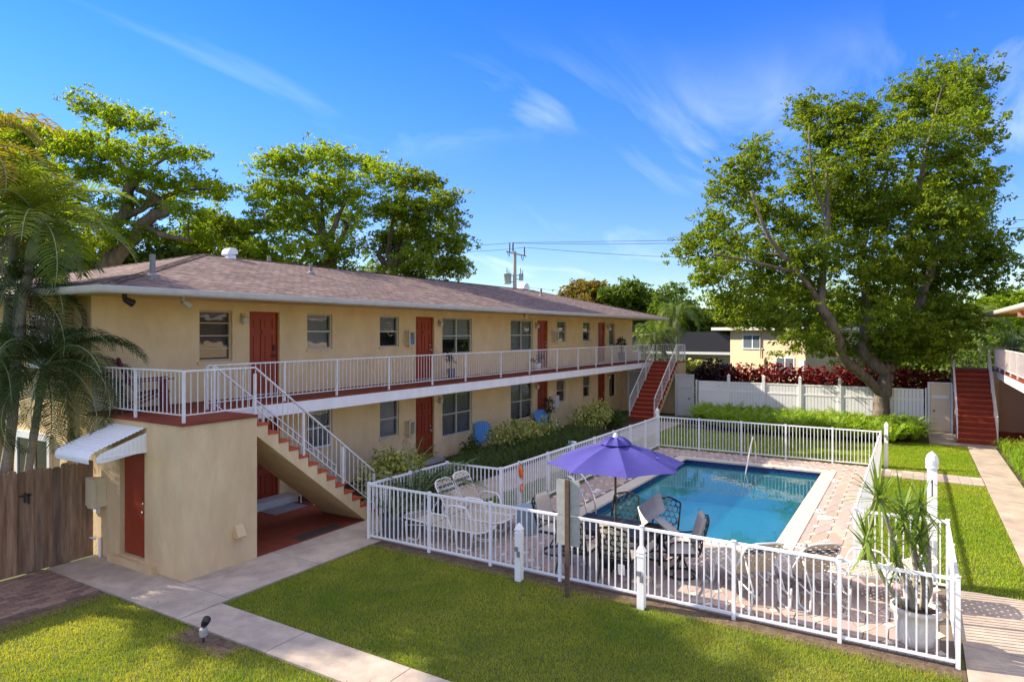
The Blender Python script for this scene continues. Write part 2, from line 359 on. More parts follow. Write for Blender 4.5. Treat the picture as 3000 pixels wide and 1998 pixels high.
def stuff(o, label, cat): o['kind'] = 'stuff'; o['label'] = label; o['category'] = cat; return o
def dup(o, loc, rz=0, label=None):
    r = o.copy(); COL.objects.link(r); r.location = loc; r.rotation_euler = (0, 0, rz)
    if label: r['label'] = label
    for ch in list(o.children):
        c = ch.copy(); COL.objects.link(c); c.parent = r
        for g in ch.children:
            d = g.copy(); COL.objects.link(d); d.parent = c
    return r
def place(o, loc, rz=0): o.location = loc; o.rotation_euler = (0, 0, rz); return o
def text(s, size, depth, name, material, parent, loc, ex, ey, off=None):
    """text mesh lying in the plane spanned by ex (reading direction) and ey (up)"""
    cu = bpy.data.curves.new('t', 'FONT'); cu.body = s; cu.size = size; cu.extrude = depth; cu.align_x = 'CENTER'; cu.align_y = 'CENTER'
    to = bpy.data.objects.new('t', cu); COL.objects.link(to); dg = bpy.context.evaluated_depsgraph_get()
    me = bpy.data.meshes.new_from_object(to.evaluated_get(dg)); bpy.data.objects.remove(to); bpy.data.curves.remove(cu)
    ex = Vector(ex).normalized(); ey = Vector(ey).normalized(); ez = ex.cross(ey); l = Vector(loc)
    of = Vector(parent['_o']) if parent is not None else l
    me.transform(Matrix((( ex.x, ey.x, ez.x, l.x - of.x), (ex.y, ey.y, ez.y, l.y - of.y), (ex.z, ey.z, ez.z, l.z - of.z), (0, 0, 0, 1))))
    me.name = name; me.materials.clear(); me.materials.append(M[material]); o = bpy.data.objects.new(name, me); COL.objects.link(o)
    if parent is not None: o.parent = parent; o['_o'] = list(of)
    else: o.location = of
    return o
def leafmesh(name, P, Nrm, size, mats, tint, parent=None, origin=(0, 0, 0), asp=.45, dirs=None, fold=.18):
    """many small pointed blades: P centres, Nrm normals, size lengths; each blade is a folded 4-gon pair"""
    P = np.asarray(P, float); n = len(P); Nrm = np.asarray(Nrm, float); Nrm /= np.linalg.norm(Nrm, axis=1, keepdims=True) + 1e-9
    g = np.random.default_rng(n + 3)
    if dirs is None: dirs = g.normal(size=(n, 3))
    D = dirs - (dirs * Nrm).sum(1, keepdims=True) * Nrm; D /= np.linalg.norm(D, axis=1, keepdims=True) + 1e-9
    B = np.cross(Nrm, D); L = np.asarray(size, float).reshape(-1, 1) * np.ones((n, 1)); Wd = L * asp * .5
    O = np.asarray(origin if parent is None else parent['_o'], float)
    V = np.empty((n, 4, 3)); P = P - O
    V[:, 0] = P - D * L * .5; V[:, 2] = P + D * L * .5 - Nrm * L * .12
    V[:, 1] = P + B * Wd + Nrm * L * fold - D * L * .05; V[:, 3] = P - B * Wd + Nrm * L * fold - D * L * .05
    me = bpy.data.meshes.new(name); me.vertices.add(n * 4); me.vertices.foreach_set('co', V.reshape(-1))
    idx = np.arange(n * 4).reshape(n, 4); F = np.stack([idx[:, [0, 1, 2]], idx[:, [0, 2, 3]]], 1).reshape(-1)
    me.loops.add(n * 6); me.loops.foreach_set('vertex_index', F.astype(np.int32))
    me.polygons.add(n * 2); me.polygons.foreach_set('loop_start', np.arange(0, n * 6, 3, dtype=np.int32))
    for q in (mats if isinstance(mats, (list, tuple)) else [mats]): me.materials.append(q)
    at = me.attributes.new('tint', 'FLOAT', 'POINT'); at.data.foreach_set('value', np.repeat(np.asarray(tint, float), 4))
    me.update(calc_edges=True); me.validate()
    o = bpy.data.objects.new(name, me); COL.objects.link(o)
    if parent is not None: o.parent = parent; o['_o'] = list(O)
    else: o.location = tuple(O); o['_o'] = list(O)
    return o
CF = Vector((math.cos(R(31.35)), math.sin(R(31.35)), 0)); CR = Vector((CF.y, -CF.x, 0))
def at(x, y, d):
    """world point seen at photo position (x, y) at distance d along the view axis"""
    return CF * d + CR * ((x - 1500) / 1933 * d) + Vector((0, 0, 4.2 - (y - 974) / 1933 * d))
# ================================================================ ground
PX0, PX1, PY0, PY1 = 13.36, 21.66, 2.31, 6.46                     # water's edge
def holed(name, x0, x1, y0, y1, z, m):
    b = MB(); xs = [x0, PX0 - .05, PX1 + .05, x1]; ys = [y0, PY0 - .05, PY1 + .05, y1]
    for i in range(3):
        for j in range(3):
            if i == 1 and j == 1: continue
            b.quad((xs[i], ys[j], z), (xs[i + 1], ys[j], z), (xs[i + 1], ys[j + 1], z), (xs[i], ys[j + 1], z))
    return struct(b.build(name, m))
holed('ground', -900, 900, -900, 900, -.012, 'earth')
holed('turf_base', -14, 33.2, -14, 10.5, -.002, 'turf')
def slab(name, rects, m, z1=.03, z0=-.001):
    b = MB()
    for (x0, x1, y0, y1) in rects: b.box(x0, x1, y0, y1, z0, z1)
    return struct(b.build(name, m))
# concrete paths (with expansion joints left as gaps)
def strip(x0, x1, y0, y1, n, axis):
    out = []
    for i in range(n):
        if axis == 'x':
            a = x0 + (x1 - x0) * i / n; e = x0 + (x1 - x0) * (i + 1) / n - .012; out.append((a, e, y0, y1))
        else:
            a = y0 + (y1 - y0) * i / n; e = y0 + (y1 - y0) * (i + 1) / n - .012; out.append((x0, x1, a, e))
    return out
slab('path', strip(5.68, 6.36, -6, 9.14, 8, 'y') + strip(6.54, 30.2, 9.16, 10.42, 13, 'x') + [(5.68, 6.53, 9.15, 13.1)], 'concrete')
slab('pavement', strip(-3, 12.94, -3.2, -.56, 7, 'x') + strip(12.96, 29.4, -2.52, -1.68, 9, 'x') + [(29.42, 32.9, -2.6, -.5)], 'concrete', .028)
slab('walkway', [(8.01, 11.3, 10.43, 13.44)], 'red', .032)
slab('planting_bed', [(11.32, 29.9, 10.43, 13.44)], 'mulch', .012)
slab('soil_strip', [(9.60, 9.96, -.55, 9.5), (9.96, 12.6, 9.42, 9.55), (23.3, 23.5, .85, 8.0), (12.86, 23.4, .78, .92), (2.4, 5.66, 10.9, 11.5), (5.28, 5.67, 7.6, 8.8)], 'soil', .008)
slab('fern_bed_soil', [(28.2, 32.9, .1, 9.0)], 'mulch', .011)
slab('hedge_bed', [(33.3, 36.4, -3, 12)], 'mulch', .011)
slab('right_bed', [(12.96, 29.6, -4.35, -2.53)], 'mulch', .012)
# brick patio by the wooden fence and brick cross path
def bricks(name, x0, x1, y0, y1, bx, by, z, m='brick', cut=None, cols=((.95, .62, .46), (1.1, .72, .55), (.8, .52, .42))):
    b = MB(); tone = []; g = random.Random(3); j = 0; y = y0
    while y < y1 - .02:
        x = x0 - (bx / 2 if j % 2 else 0)
        while x < x1:
            a, e = max(x, x0), min(x + bx, x1)
            if e - a > .03 and not (cut and cut((a + e) / 2, y + by / 2)):
                dz = g.uniform(-.004, .004); b.box(a + .004, e - .004, y + .004, y + by - .004, -.004, z + dz); c = g.choice(cols); k = g.uniform(.75, 1.15); tone += [(c[0] * k * .25, c[1] * k * .25, c[2] * k * .25, 1)] * 6
            x += bx
        y += by; j += 1
    o = b.build(name, m, tone=tone); return struct(o)
bricks('brick_patio', 2.5, 5.66, 11.0, 13.1, .2, .1, .022, cut=lambda x, y: y < 11.25 + (5.6 - x) * .10)
bricks('brick_path', 22.05, 23.2, -1.66, .80, .4, .28, .026, cols=((1.9, 1.55, 1.3), (1.7, 1.35, 1.15), (2.1, 1.8, 1.5)))
# pool deck: long hexagon pavers with cream diamonds between
def deck():
    b = MB(); tone = []; g = random.Random(5)
    A = [(10.18, 23.34, .96, 7.9), (10.18, 12.52, 7.9, 9.4), (10.18, 12.84, -.44, .96)]
    def inside(x, y):
        if PX0 - .36 < x < PX1 + .36 and PY0 - .36 < y < PY1 + .36: return False
        return any(a < x < c and d < y < e for a, c, d, e in A)
    L, Wd, q, w = .63, .30, .125, .085
    pal = [(.40, .305, .26), (.42, .32, .27), (.375, .30, .27), (.43, .335, .28), (.385, .30, .275), (.41, .295, .235)]
    def tile(pts, c, sh=.020):
        cx = sum(p[0] for p in pts) / len(pts); cy = sum(p[1] for p in pts) / len(pts)
        if not inside(cx, cy): return
        lo_y, hi_y = (.95, 7.91) if cx > 12.9 else (-.44, 9.4); pts = [(min(max(x, 10.18), 23.34), min(max(y, lo_y), hi_y)) for x, y in pts]; pts = [p for i, p in enumerate(pts) if p != pts[i - 1]]
        k = g.uniform(.93, 1.05); z = .032 + g.uniform(-.0015, .0015)
        P = []
        for x, y in pts:
            dx, dy = cx - x, cy - y; l = max(1e-4, math.hypot(dx, dy)); P.append((x + dx / l * sh * .5, y + dy / l * sh * .5, z))
        b.prism(P[::1], (0, 0, -.03)); tone.extend([(c[0] * k, c[1] * k, c[2] * k, 1)] * (2 + len(pts)))
    ny = int(10.5 / Wd) + 2
    for j in range(-1, ny):
        y = -.6 + j * Wd; o = .315 if j % 2 else 0; s = -1 if j % 2 else 1
        for i in range(-1, 23):
            x = 9.9 + i * L + o
            tile([(x - q, y), (x, y - w), (x + q, y), (x, y + w)], (.58, .52, .42) if g.random() > .12 else (.50, .46, .39))
            x2 = x + .315 * s; y2 = y + Wd
            tile([(x + q, y), (x + L - q, y), (x + L, y + w), (x2 + L, y2 - w), (x2 + L - q, y2), (x2 + q, y2), (x2, y2 - w), (x, y + w)], g.choice(pal))
    y = -.43                                                      # soldier course along the near fence
    while y < 9.3:
        k = g.uniform(.85, 1.1); b.box(9.98, 10.17, y + .004, y + .10, .002, .031 + g.uniform(-.001, .001)); tone.extend([(.34 * k, .29 * k, .27 * k, 1)] * 6); y += .104
    o = struct(b.build('pool_deck', 'paver', tone=tone))
    bb = MB()
    for (x0, x1, y0, y1) in [(9.96, PX0 - .3, .93, 7.93), (PX1 + .3, 23.36, .93, 7.93), (PX0 - .3, PX1 + .3, .93, PY0 - .3), (PX0 - .3, PX1 + .3, PY1 + .3, 7.93), (9.96, 12.55, 7.93, 9.42), (9.96, 12.86, -.46, .93)]:
        bb.box(x0, x1, y0, y1, -.003, .022)
    struct(bb.build('deck_bed', 'grout'))
deck()
# ================================================================ pool
pool = thing('swimming_pool', 'rectangular swimming pool with blue water, navy tile band and pale coping', 'pool', (17.5, 4.4, 0))
b = MB(); zf = -1.05
b.quad((PX0, PY0, zf), (PX1, PY0, zf - .3), (PX1, PY1, zf - .3), (PX0, PY1, zf))
for (p, q) in (((PX0, PY0), (PX1, PY0)), ((PX1, PY0), (PX1, PY1)), ((PX1, PY1), (PX0, PY1)), ((PX0, PY1), (PX0, PY0))):
    b.quad((*p, -2.1), (*q, -2.1), (*q, -.17), (*p, -.17))
b.build('basin', 'poolwall', pool)
b = MB(); t = .012
b.box(PX0 - .02, PX0 + t, PY0, PY1, -.19, .0); b.box(PX1 - t, PX1 + .02, PY0, PY1, -.19, .0); b.box(PX0 + t, PX1 - t, PY0 - .02, PY0 + t, -.19, .0); b.box(PX0 + t, PX1 - t, PY1 - t, PY1 + .02, -.19, .0)
b.build('tile_band', 'navy', pool)
b = MB(); cw = .33
def cop(x0, x1, y0, y1, n, ax):
    for i in range(n):
        if ax == 'x': b.box(x0 + (x1 - x0) * i / n, x0 + (x1 - x0) * (i + 1) / n - .006, y0, y1, -.004, .045)
        else: b.box(x0, x1, y0 + (y1 - y0) * i / n, y0 + (y1 - y0) * (i + 1) / n - .006, -.004, .045)
cop(PX0 - cw, PX1 + cw, PY0 - cw, PY0 + .03, 15, 'x'); cop(PX0 - cw, PX1 + cw, PY1 - .03, PY1 + cw, 15, 'x')
cop(PX0 - cw, PX0 + .03, PY0 + .03, PY1 - .03, 7, 'y'); cop(PX1 - .03, PX1 + cw, PY0 + .03, PY1 - .03, 7, 'y')
b.build('coping', 'concreteedge', pool)
# underwater steps at the near left corner and swim ledge
b = MB()
for i in range(3): b.box(PX0 + .01, PX0 + 1.4 - .35 * i, PY1 - 1.2, PY1 - .01, -1.4, -.95 + .27 * i)
b.build('steps', 'poolwall', pool)
b = MB()
nx, ny = 2, 2
b.quad((PX0 + .003, PY0 + .003, -.115), (PX1 - .003, PY0 + .003, -.115), (PX1 - .003, PY1 - .003, -.115), (PX0 + .003, PY1 - .003, -.115))
struct(b.build('water', 'water'))
def rail(name, pts, r, label, posts=()):
    o = thing(name, label, 'handrail', pts[0]); m = MB(); m.tube(pts, r, 9); m.build('tube', 'chrome', o, True)
    for p in posts:
        k = MB(); k.lathe((p[0], p[1], .045), [(.055, 0), (.055, .01), (.03, .025)], 12); k.build('base_ring', 'chrome', o)
    return o
def arc(pts, n=8):
    """Catmull-Rom through the points"""
    P = [Vector(p) for p in pts]; P = [P[0]] + P + [P[-1]]; out = []
    for i in range(1, len(P) - 2):
        for k in range(n):
            t = k / n; a, b_, c, d = P[i - 1:i + 3]
            out.append(.5 * ((2 * b_) + (c - a) * t + (2 * a - 5 * b_ + 4 * c - d) * t * t + (3 * b_ - a - 3 * c + d) * t ** 3))
    out.append(P[-2]); return out
rail('pool_handrail', arc([(22.2, 4.35, .04), (22.15, 4.35, .55), (21.95, 4.36, .86), (21.75, 4.37, .80), (21.2, 4.40, .15), (20.75, 4.42, -.45)]), .024, 'curved chrome handrail at the far end of the pool', [(22.2, 4.35)])
o = thing('pool_ladder', 'chrome grab rails with crossbar on the left pool edge near the street sign', 'pool ladder', (13.95, 6.7, 0))
m = MB()
for dx in (0, .5): m.tube(arc([(13.75 + dx, 7.05, .04), (13.75 + dx, 7.05, .6), (13.75 + dx, 6.9, .84), (13.75 + dx, 6.7, .78), (13.75 + dx, 6.42, .3), (13.75 + dx, 6.38, -.4)]), .022, 8)
m.build('grab_rail', 'chrome', o, True); m = MB(); m.tube([(13.75, 6.44, .33), (14.25, 6.44, .33)], .02, 8); m.build('crossbar', 'chrome', o, True)
# small deck things
for (x, y, r_) in ((16.35, 1.70, .16), (21.95, 3.05, .14)):
    m = MB(); m.lathe((x, y, .034), [(r_, 0), (r_, .012), (r_ * .9, .018)], 24)
    tag(m.build('skimmer_lid', 'white', origin=(x, y, .03)), 'round white lid set in the sunlit pavers' if x < 20 else 'round white lid at the far pool corner beside the coping', 'lid')
for i, (x, y) in enumerate(((13.95, 1.78), (16.9, 1.78), (20.6, 1.78), (16.0, 7.0))):
    m = MB(); m.box(x - .16, x + .16, y + .06, y + .22, .031, .0365)
    o = tag(m.build('marker_tile', 'white', origin=(x, y + .14, .03)), ['white NO DIVING tile nearest the lounge chairs on the right deck', 'white NO DIVING tile beside the round lid on the right deck', 'white NO DIVING tile nearest the far pool corner', 'white NO DIVING tile on the shaded left deck'][i], 'marker tile')
    s = 1
    text('NO', .075, .001, 'lettering', 'black', o, (x - .07, y + .145, .0375), (0, -1, 0), (1, 0, 0)) if False else None
    text('NO', .06, .001, 'lettering', 'black', o, (x, y + .182, .0375), (1, 0, 0), (0, 1, 0))
    text('DIVING', .06, .001, 'lettering', 'black', o, (x, y + .10, .0375), (1, 0, 0), (0, 1, 0))
# ================================================================ pool fence
FH = 1.14
fence = thing('pool_fence', 'white metal picket fence enclosing the pool deck', 'fence', (9.93, 4.5, 0))
def fence_run(pts):
    for (a, e) in zip(pts[:-1], pts[1:]):
        a = Vector((*a, 0)); e = Vector((*e, 0)); d = e - a; n = max(2, round(d.length / .107)); u = d.normalized()
        m = MB(); z = Vector((0, 0, 1))
        m.beam(a + z * (FH - .02) + u * .02, e + z * (FH - .02) - u * .02, .035, .042)
        m.beam(a + z * .09 + u * .03, e + z * .09 - u * .03, .03, .035)
        for i in range(1, n):
            p = a + d * (i / n); m.beam(p + z * .105, p + z * (FH - .04), .02, .02)
        m.build('panel', 'alu', fence)
def fence_post(x, y):
    m = MB(); m.box(x - .026, x + .026, y - .026, y + .026, -.005, FH + .012); m.box(x - .032, x + .032, y - .032, y + .032, FH + .012, FH + .022); m.build('post', 'alu', fence)
near = [(9.93, y) for y in (9.45, 7.9, 6.5, 5.1, 3.66, 2.25, .86, -.47)]
back = [(9.93, 9.45), (11.2, 9.43), (12.5, 9.41)]
leftr = [(12.58, 7.96), (13.4, 7.96)] + [(13.4 + 1.43 * i, 7.96) for i in range(1, 8)]; leftr[-1] = (23.41, 7.97)
far = [(23.41, y) for y in (7.97, 6.5, 5.05, 3.63, 2.23, .88)]
right = [(23.41 - 1.32 * i, .88) for i in range(0, 9)]; right[-1] = (12.86, .88)
jog = [(12.86, .88), (12.86, -.47)]; rn = [(12.86, -.47), (11.4, -.47), (9.93, -.47)]
for r_ in (near, back, [(12.5, 9.41), (12.58, 7.96)], leftr, far, right, jog, rn): fence_run(r_)
allp = []
for p in near + back + leftr + far + right + rn:
    if all(math.hypot(p[0] - q[0], p[1] - q[1]) > .05 for q in allp): allp.append(p); fence_post(*p)
# white posts with pointed caps (electric outlets on them)
def light_post(x, y, h, w, label, rz=0, round_=False):
    o = thing('light_post', label, 'post', (x, y, 0), 'white capped posts around the pool')
    m = MB(); ch = .29 if round_ else .19; m.box(x - w, x + w, y - w, y + w, -.01, h - ch); m.build('shaft', 'vinyl', o)
    m = MB(); k = w * 1.2; q = math.sqrt(2); m.lathe((x, y, h - .19), [(w * q * 1.1, 0), (w * q * 1.1, .03), (w * q * .85, .036), (w * q * .85, .052), (w * q * 1.12, .058), (w * q * 1.12, .085), (w * q * .55, .15), (.004, .19)], 4, rot=R(45)) if not round_ else m.lathe((x, y, h - .29), [(k * 1.12, 0), (k * 1.12, .03), (k * .95, .045), (k * 1.12, .07), (k * 1.12, .14), (k * .85, .22), (.01, .28)], 16)
    m.build('cap', 'vinyl', o)
    m = MB()
    if round_: m.tube(arc([(x - w - .012, y + .01, h - .52), (x - w - .05, y, h - .47), (x - w - .05, y, h - .56), (x - w - .02, y, h - .75)]), .009, 5)
    else: m.box(x - w - .03, x - w, y - .012, y + .045, h - .47, h - .40); m.box(x - w - .035, x - w, y - .05, y - .005, h - .56, h - .47)
    m.build('outlet', 'galvdark' if not round_ else 'black', o)
light_post(9.62, 5.72, .98, .055, 'short white post outside the fence left of the street sign')
light_post(9.62, 3.55, .98, .055, 'short white post outside the fence right of the street sign')
light_post(13.1, -.26, 2.22, .072, 'tall white post with rounded cap beside the potted spiky plant', round_=True)
light_post(23.62, .74, 1.42, .055, 'slim white post behind the far right corner of the pool fence')
light_post(23.62, 8.1, 1.42, .055, 'slim white post behind the far left corner of the pool fence by the stairs')
# ================================================================ apartment buildings
def wall_x(b, y, x0, x1, z0, z1, ops, depth, m=0, thick=.2):
    """wall in plane Y=y facing -Y, openings (x0,x1,z0,z1) with reveals"""
    xs = sorted({x0, x1, *[o[0] for o in ops], *[o[1] for o in ops]}); zs = sorted({z0, z1, *[o[2] for o in ops], *[o[3] for o in ops]})
    xs = [v for v in xs if x0 <= v <= x1]; zs = [v for v in zs if z0 <= v <= z1]
    for i in range(len(xs) - 1):
        for j in range(len(zs) - 1):
            cx, cz = (xs[i] + xs[i + 1]) / 2, (zs[j] + zs[j + 1]) / 2
            if any(o[0] < cx < o[1] and o[2] < cz < o[3] for o in ops): continue
            b.quad((xs[i], y, zs[j]), (xs[i + 1], y, zs[j]), (xs[i + 1], y, zs[j + 1]), (xs[i], y, zs[j + 1]), m)
    for (a, e, c, d) in ops:
        if a < x0 or e > x1 or c < z0 or d > z1: continue
        b.quad((a, y, c), (a, y, d), (a, y + depth, d), (a, y + depth, c), m); b.quad((e, y, d), (e, y, c), (e, y + depth, c), (e, y + depth, d), m)
        b.quad((a, y, d), (e, y, d), (e, y + depth, d), (a, y + depth, d), m); b.quad((e, y, c), (a, y, c), (a, y + depth, c), (e, y + depth, c), m)
YW, YS, YB = 13.45, 11.87, 10.42
ZF = 2.68
def panel_door(parent, x0, x1, z0, z1, y, number=None, mat_='door', knob='metal', axis='x', flush=False):
    """six-panel door in the opening, face towards -Y"""
    m = MB(); yf = y + .09; m.box(x0 + .035, x1 - .035, yf + (0 if flush else .022), yf + .05, z0 + .04, z1 - .035)
    w = (x1 - x0 - .07); h = z1 - z0 - .075
    if not flush:
        for cx in (.29, .71):
            for (a, e) in ((.06, .32), (.40, .73), (.80, .93)):
                px = x0 + .035 + w * cx; pw = w * .155; za = z0 + .04 + h * a; zb = z0 + .04 + h * e
                m.box(px - pw + .04, px + pw - .04, yf + .006, yf + .022, za + .04, zb - .04)
        X_ = lambda u: x0 + .035 + w * u
        Z_ = lambda v: z0 + .04 + h * v
        for (a, e) in ((0, .135), (.445, .555), (.865, 1)): m.box(X_(a), X_(e), yf, yf + .022, Z_(0), Z_(1))
        for (c, d) in ((0, .06), (.32, .40), (.73, .80), (.93, 1)):
            for (a, e) in ((.135, .445), (.555, .865)): m.box(X_(a), X_(e), yf, yf + .022, Z_(c), Z_(d))
    d = m.build('door', mat_, parent)
    d_o = d
    f = MB(); f.box(x0 + .002, x0 + .034, y + .06, y + .13, z0, z1 - .002); f.box(x1 - .034, x1 - .002, y + .06, y + .13, z0, z1 - .002); f.box(x0 + .034, x1 - .034, y + .06, y + .13, z1 - .034, z1 - .002); f.build('door_frame', mat_, d_o)
    f = MB(); f.box(x0 + .034, x1 - .034, y + .04, y + .14, z0 + .001, z0 + .038); f.build('threshold', 'galv', d_o)
    kx = x1 - .11; zk = z0 + .95
    k = MB()
    if knob == 'black': k.box(kx - .025, kx + .025, yf - .03, yf, zk + .12, zk + .26); k.box(kx - .12, kx + .03, yf - .06, yf - .04, zk - .015, zk + .015); k.box(kx - .01, kx + .03, yf - .045, yf, zk - .03, zk + .03)
    else:
        k.lathe((0, 0, 0), [(.028, 0), (.028, .012), (.012, .02), (.012, .045), (.032, .055), (.034, .075), (.018, .09)], 12); k.v = [(kx + vx, yf - vz, zk + vy) for vx, vy, vz in k.v]
        k2 = MB(); k2.lathe((0, 0, 0), [(.03, 0), (.03, .02), (.02, .028)], 12); k2.v = [(kx + vx, yf - vz, zk + .15 + vy) for vx, vy, vz in k2.v]; k.add(k2.v, k2.f)
    k.build('handle', 'black' if knob == 'black' else 'metal', d_o)
    if number and not MIRROR[0]: text(number, .15, .006, 'number', 'black', d_o, (x0 + .035 + w * .46, yf - .012, z0 + .04 + h * .765), (1, 0, 0), (0, 0, 1))
    return d
def window(parent, x0, x1, z0, z1, y, kind='hung', frame='winframe', inner='blind', fillb='dark', cols=1, blind_to=1.0, slat=.045):
    """kind: hung (meeting rail) / awning (horizontal panes)"""
    yg = y + .10; t = .045; m = MB()
    m.box(x0, x0 + t, yg - .05, yg + .03, z0, z1); m.box(x1 - t, x1, yg - .05, yg + .03, z0, z1); m.box(x0 + t, x1 - t, yg - .05, yg + .03, z1 - t, z1); m.box(x0 + t, x1 - t, yg - .06, yg + .03, z0, z0 + t)
    for c in range(1, cols): xm = x0 + (x1 - x0) * c / cols; m.box(xm - .03, xm + .03, yg - .045, yg + .025, z0 + t, z1 - t)
    zm = (z0 + z1) / 2
    if kind == 'hung':
        for c in range(cols):
            a = x0 + (x1 - x0) * c / cols + .03; e = x0 + (x1 - x0) * (c + 1) / cols - .03; m.box(a, e, yg - .035, yg + .02, zm - .022, zm + .022)
    else:
        for k in range(1, 4): zz_ = z0 + (z1 - z0) * k / 4; m.box(x0 + t, x1 - t, yg - .03, yg + .01, zz_ - .012, zz_ + .012)
    m.box(x0 - .04, x1 + .04, y - .045, y + .05, z0 - .055, z0 - .001, 1)
    w = m.build('window', [frame, 'stucco'], parent)
    g = MB(); g.quad((x0 + t, yg, z0 + t), (x1 - t, yg, z0 + t), (x1 - t, yg, z1 - t), (x0 + t, yg, z1 - t)); g.build('pane', 'glass', w)
    bl = MB(); zb = z1 - t - (z1 - z0 - 2 * t) * blind_to; yb = yg + .055
    if inner == 'blind':
        z = z1 - t
        while z > zb + slat * .5: bl.add([(x0 + t, yb, z), (x1 - t, yb, z), (x1 - t, yb + .014, z - slat * .88), (x0 + t, yb + .014, z - slat * .88)], [(0, 1, 2, 3)]); z -= slat
        bl.build('blind', 'blind', w)
    elif inner == 'shutter':
        z = z1 - t
        while z > z0 + t + .05: bl.add([(x0 + t, yb, z), (x1 - t, yb, z), (x1 - t, yb + .05, z - .06), (x0 + t, yb + .05, z - .06)], [(0, 1, 2, 3)]); z -= .075
        bl.build('shutter', 'white', w)
    elif inner == 'curtain':
        n = 26
        for i in range(n):
            xa = x0 + t + (x1 - x0 - 2 * t) * i / n; xb = x0 + t + (x1 - x0 - 2 * t) * (i + 1) / n
            bl.add([(xa, yb + .03 * (i % 2), z0), (xb, yb + .03 * ((i + 1) % 2), z0), (xb, yb + .03 * ((i + 1) % 2), z1), (xa, yb + .03 * (i % 2), z1)], [(0, 1, 2, 3)])
        bl.build('curtain', 'curtain', w)
    elif inner == 'screen':
        bl.quad((x0 + t, yb, zb), (x1 - t, yb, zb), (x1 - t, yb, z1 - t), (x0 + t, yb, z1 - t)); bl.build('screen', 'screen', w)
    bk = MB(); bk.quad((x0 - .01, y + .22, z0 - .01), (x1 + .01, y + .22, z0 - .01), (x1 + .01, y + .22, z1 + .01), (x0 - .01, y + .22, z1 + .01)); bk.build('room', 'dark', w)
    return w
def wall_lamp(parent, x, z, y=YW):
    m = MB(); m.box(x - .05, x + .05, y - .05, y, z + .02, z + .12, 0); m.lathe((x, y - .10, z - .12), [(.055, 0), (.065, .05), (.065, .13), (.05, .14)], 12, 1); m.box(x - .06, x + .06, y - .16, y - .04, z + .02, z + .05, 0)
    m.build('wall_lamp', ['tanframe', 'blind'], parent)
def wall_box(parent, x0, x1, z0, z1, frame='cream', y=YW):
    d = .20; m = MB()
    m.box(x0, x0 + .025, y - d, y, z0, z1); m.box(x1 - .025, x1, y - d, y, z0, z1); m.box(x0 + .025, x1 - .025, y - d, y, z0, z0 + .025); m.box(x0 + .025, x1 - .025, y - d, y, z1 - .025, z1); m.box(x0 + .025, x1 - .025, y - .02, y - .005, z0 + .025, z1 - .025)
    w = m.build('paper_box', frame, parent)
    f = MB(); t = .035; q = .02
    f.box(x0 - q, x0 + t, y - d - .02, y - d - .002, z0 - q, z1 + q); f.box(x1 - t, x1 + q, y - d - .02, y - d - .002, z0 - q, z1 + q); f.box(x0 + t, x1 - t, y - d - .02, y - d - .002, z0 - q, z0 + t); f.box(x0 + t, x1 - t, y - d - .02, y - d - .002, z1 - t, z1 + q)
    f.build('rim', 'cream' if frame == 'cream' else 'white', w)
def railing(name, parent, runs, posts, h=.87, gap=.125, zf=ZF, skip=()):
    """runs: list of (p, q) floor lines (z included); square tube rails and thin pickets"""
    m = MB(); Z = Vector((0, 0, 1))
    for p, q in runs:
        p = Vector(p); q = Vector(q); d = q - p
        m.beam(p + Z * h, q + Z * h, .042, .028); m.beam(p + Z * .13, q + Z * .13, .022, .018)
        n = max(2, round(Vector((d.x, d.y, 0)).length / gap))
        for i in range(1, n): c = p + d * (i / n); m.beam(c + Z * .13, c + Z * (h - .012), .011, .011)
    r_ = m.build(name, 'railwhite', parent)
    for (x, y, z) in posts:
        k = MB(); k.box(x - .021, x + .021, y - .021, y + .021, z - .005, z + h - .014); k.build('post', 'railwhite', r_)
    return r_
def stairs(parent, x_top, sgn, y0, y1, n=14, run=.243):
    """flight going down from x_top in direction sgn"""
    rise = ZF / n; poly = [(x_top, ZF - .3)]; 
    top = [(x_top, ZF - rise * 0)]
    pts = []
    x = x_top; z = ZF
    pts.append((x, z))
    for i in range(n - 1):
        z -= rise; pts.append((x, z)); x += sgn * run; pts.append((x, z))
    pts.append((x, 0)); pts.append((x - sgn * .28, 0)); pts.append((x_top, ZF - .40))
    m = MB(); m.prism([(px, y0, pz) for px, pz in pts], (0, y1 - y0, 0))
    s = m.build('staircase', 'stucco_block', parent)
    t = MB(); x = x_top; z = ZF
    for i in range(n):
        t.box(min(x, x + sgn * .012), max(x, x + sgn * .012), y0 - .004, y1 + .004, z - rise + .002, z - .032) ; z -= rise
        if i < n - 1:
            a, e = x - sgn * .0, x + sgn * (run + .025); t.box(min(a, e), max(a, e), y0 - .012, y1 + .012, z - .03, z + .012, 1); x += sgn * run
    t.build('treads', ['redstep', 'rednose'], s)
    return x
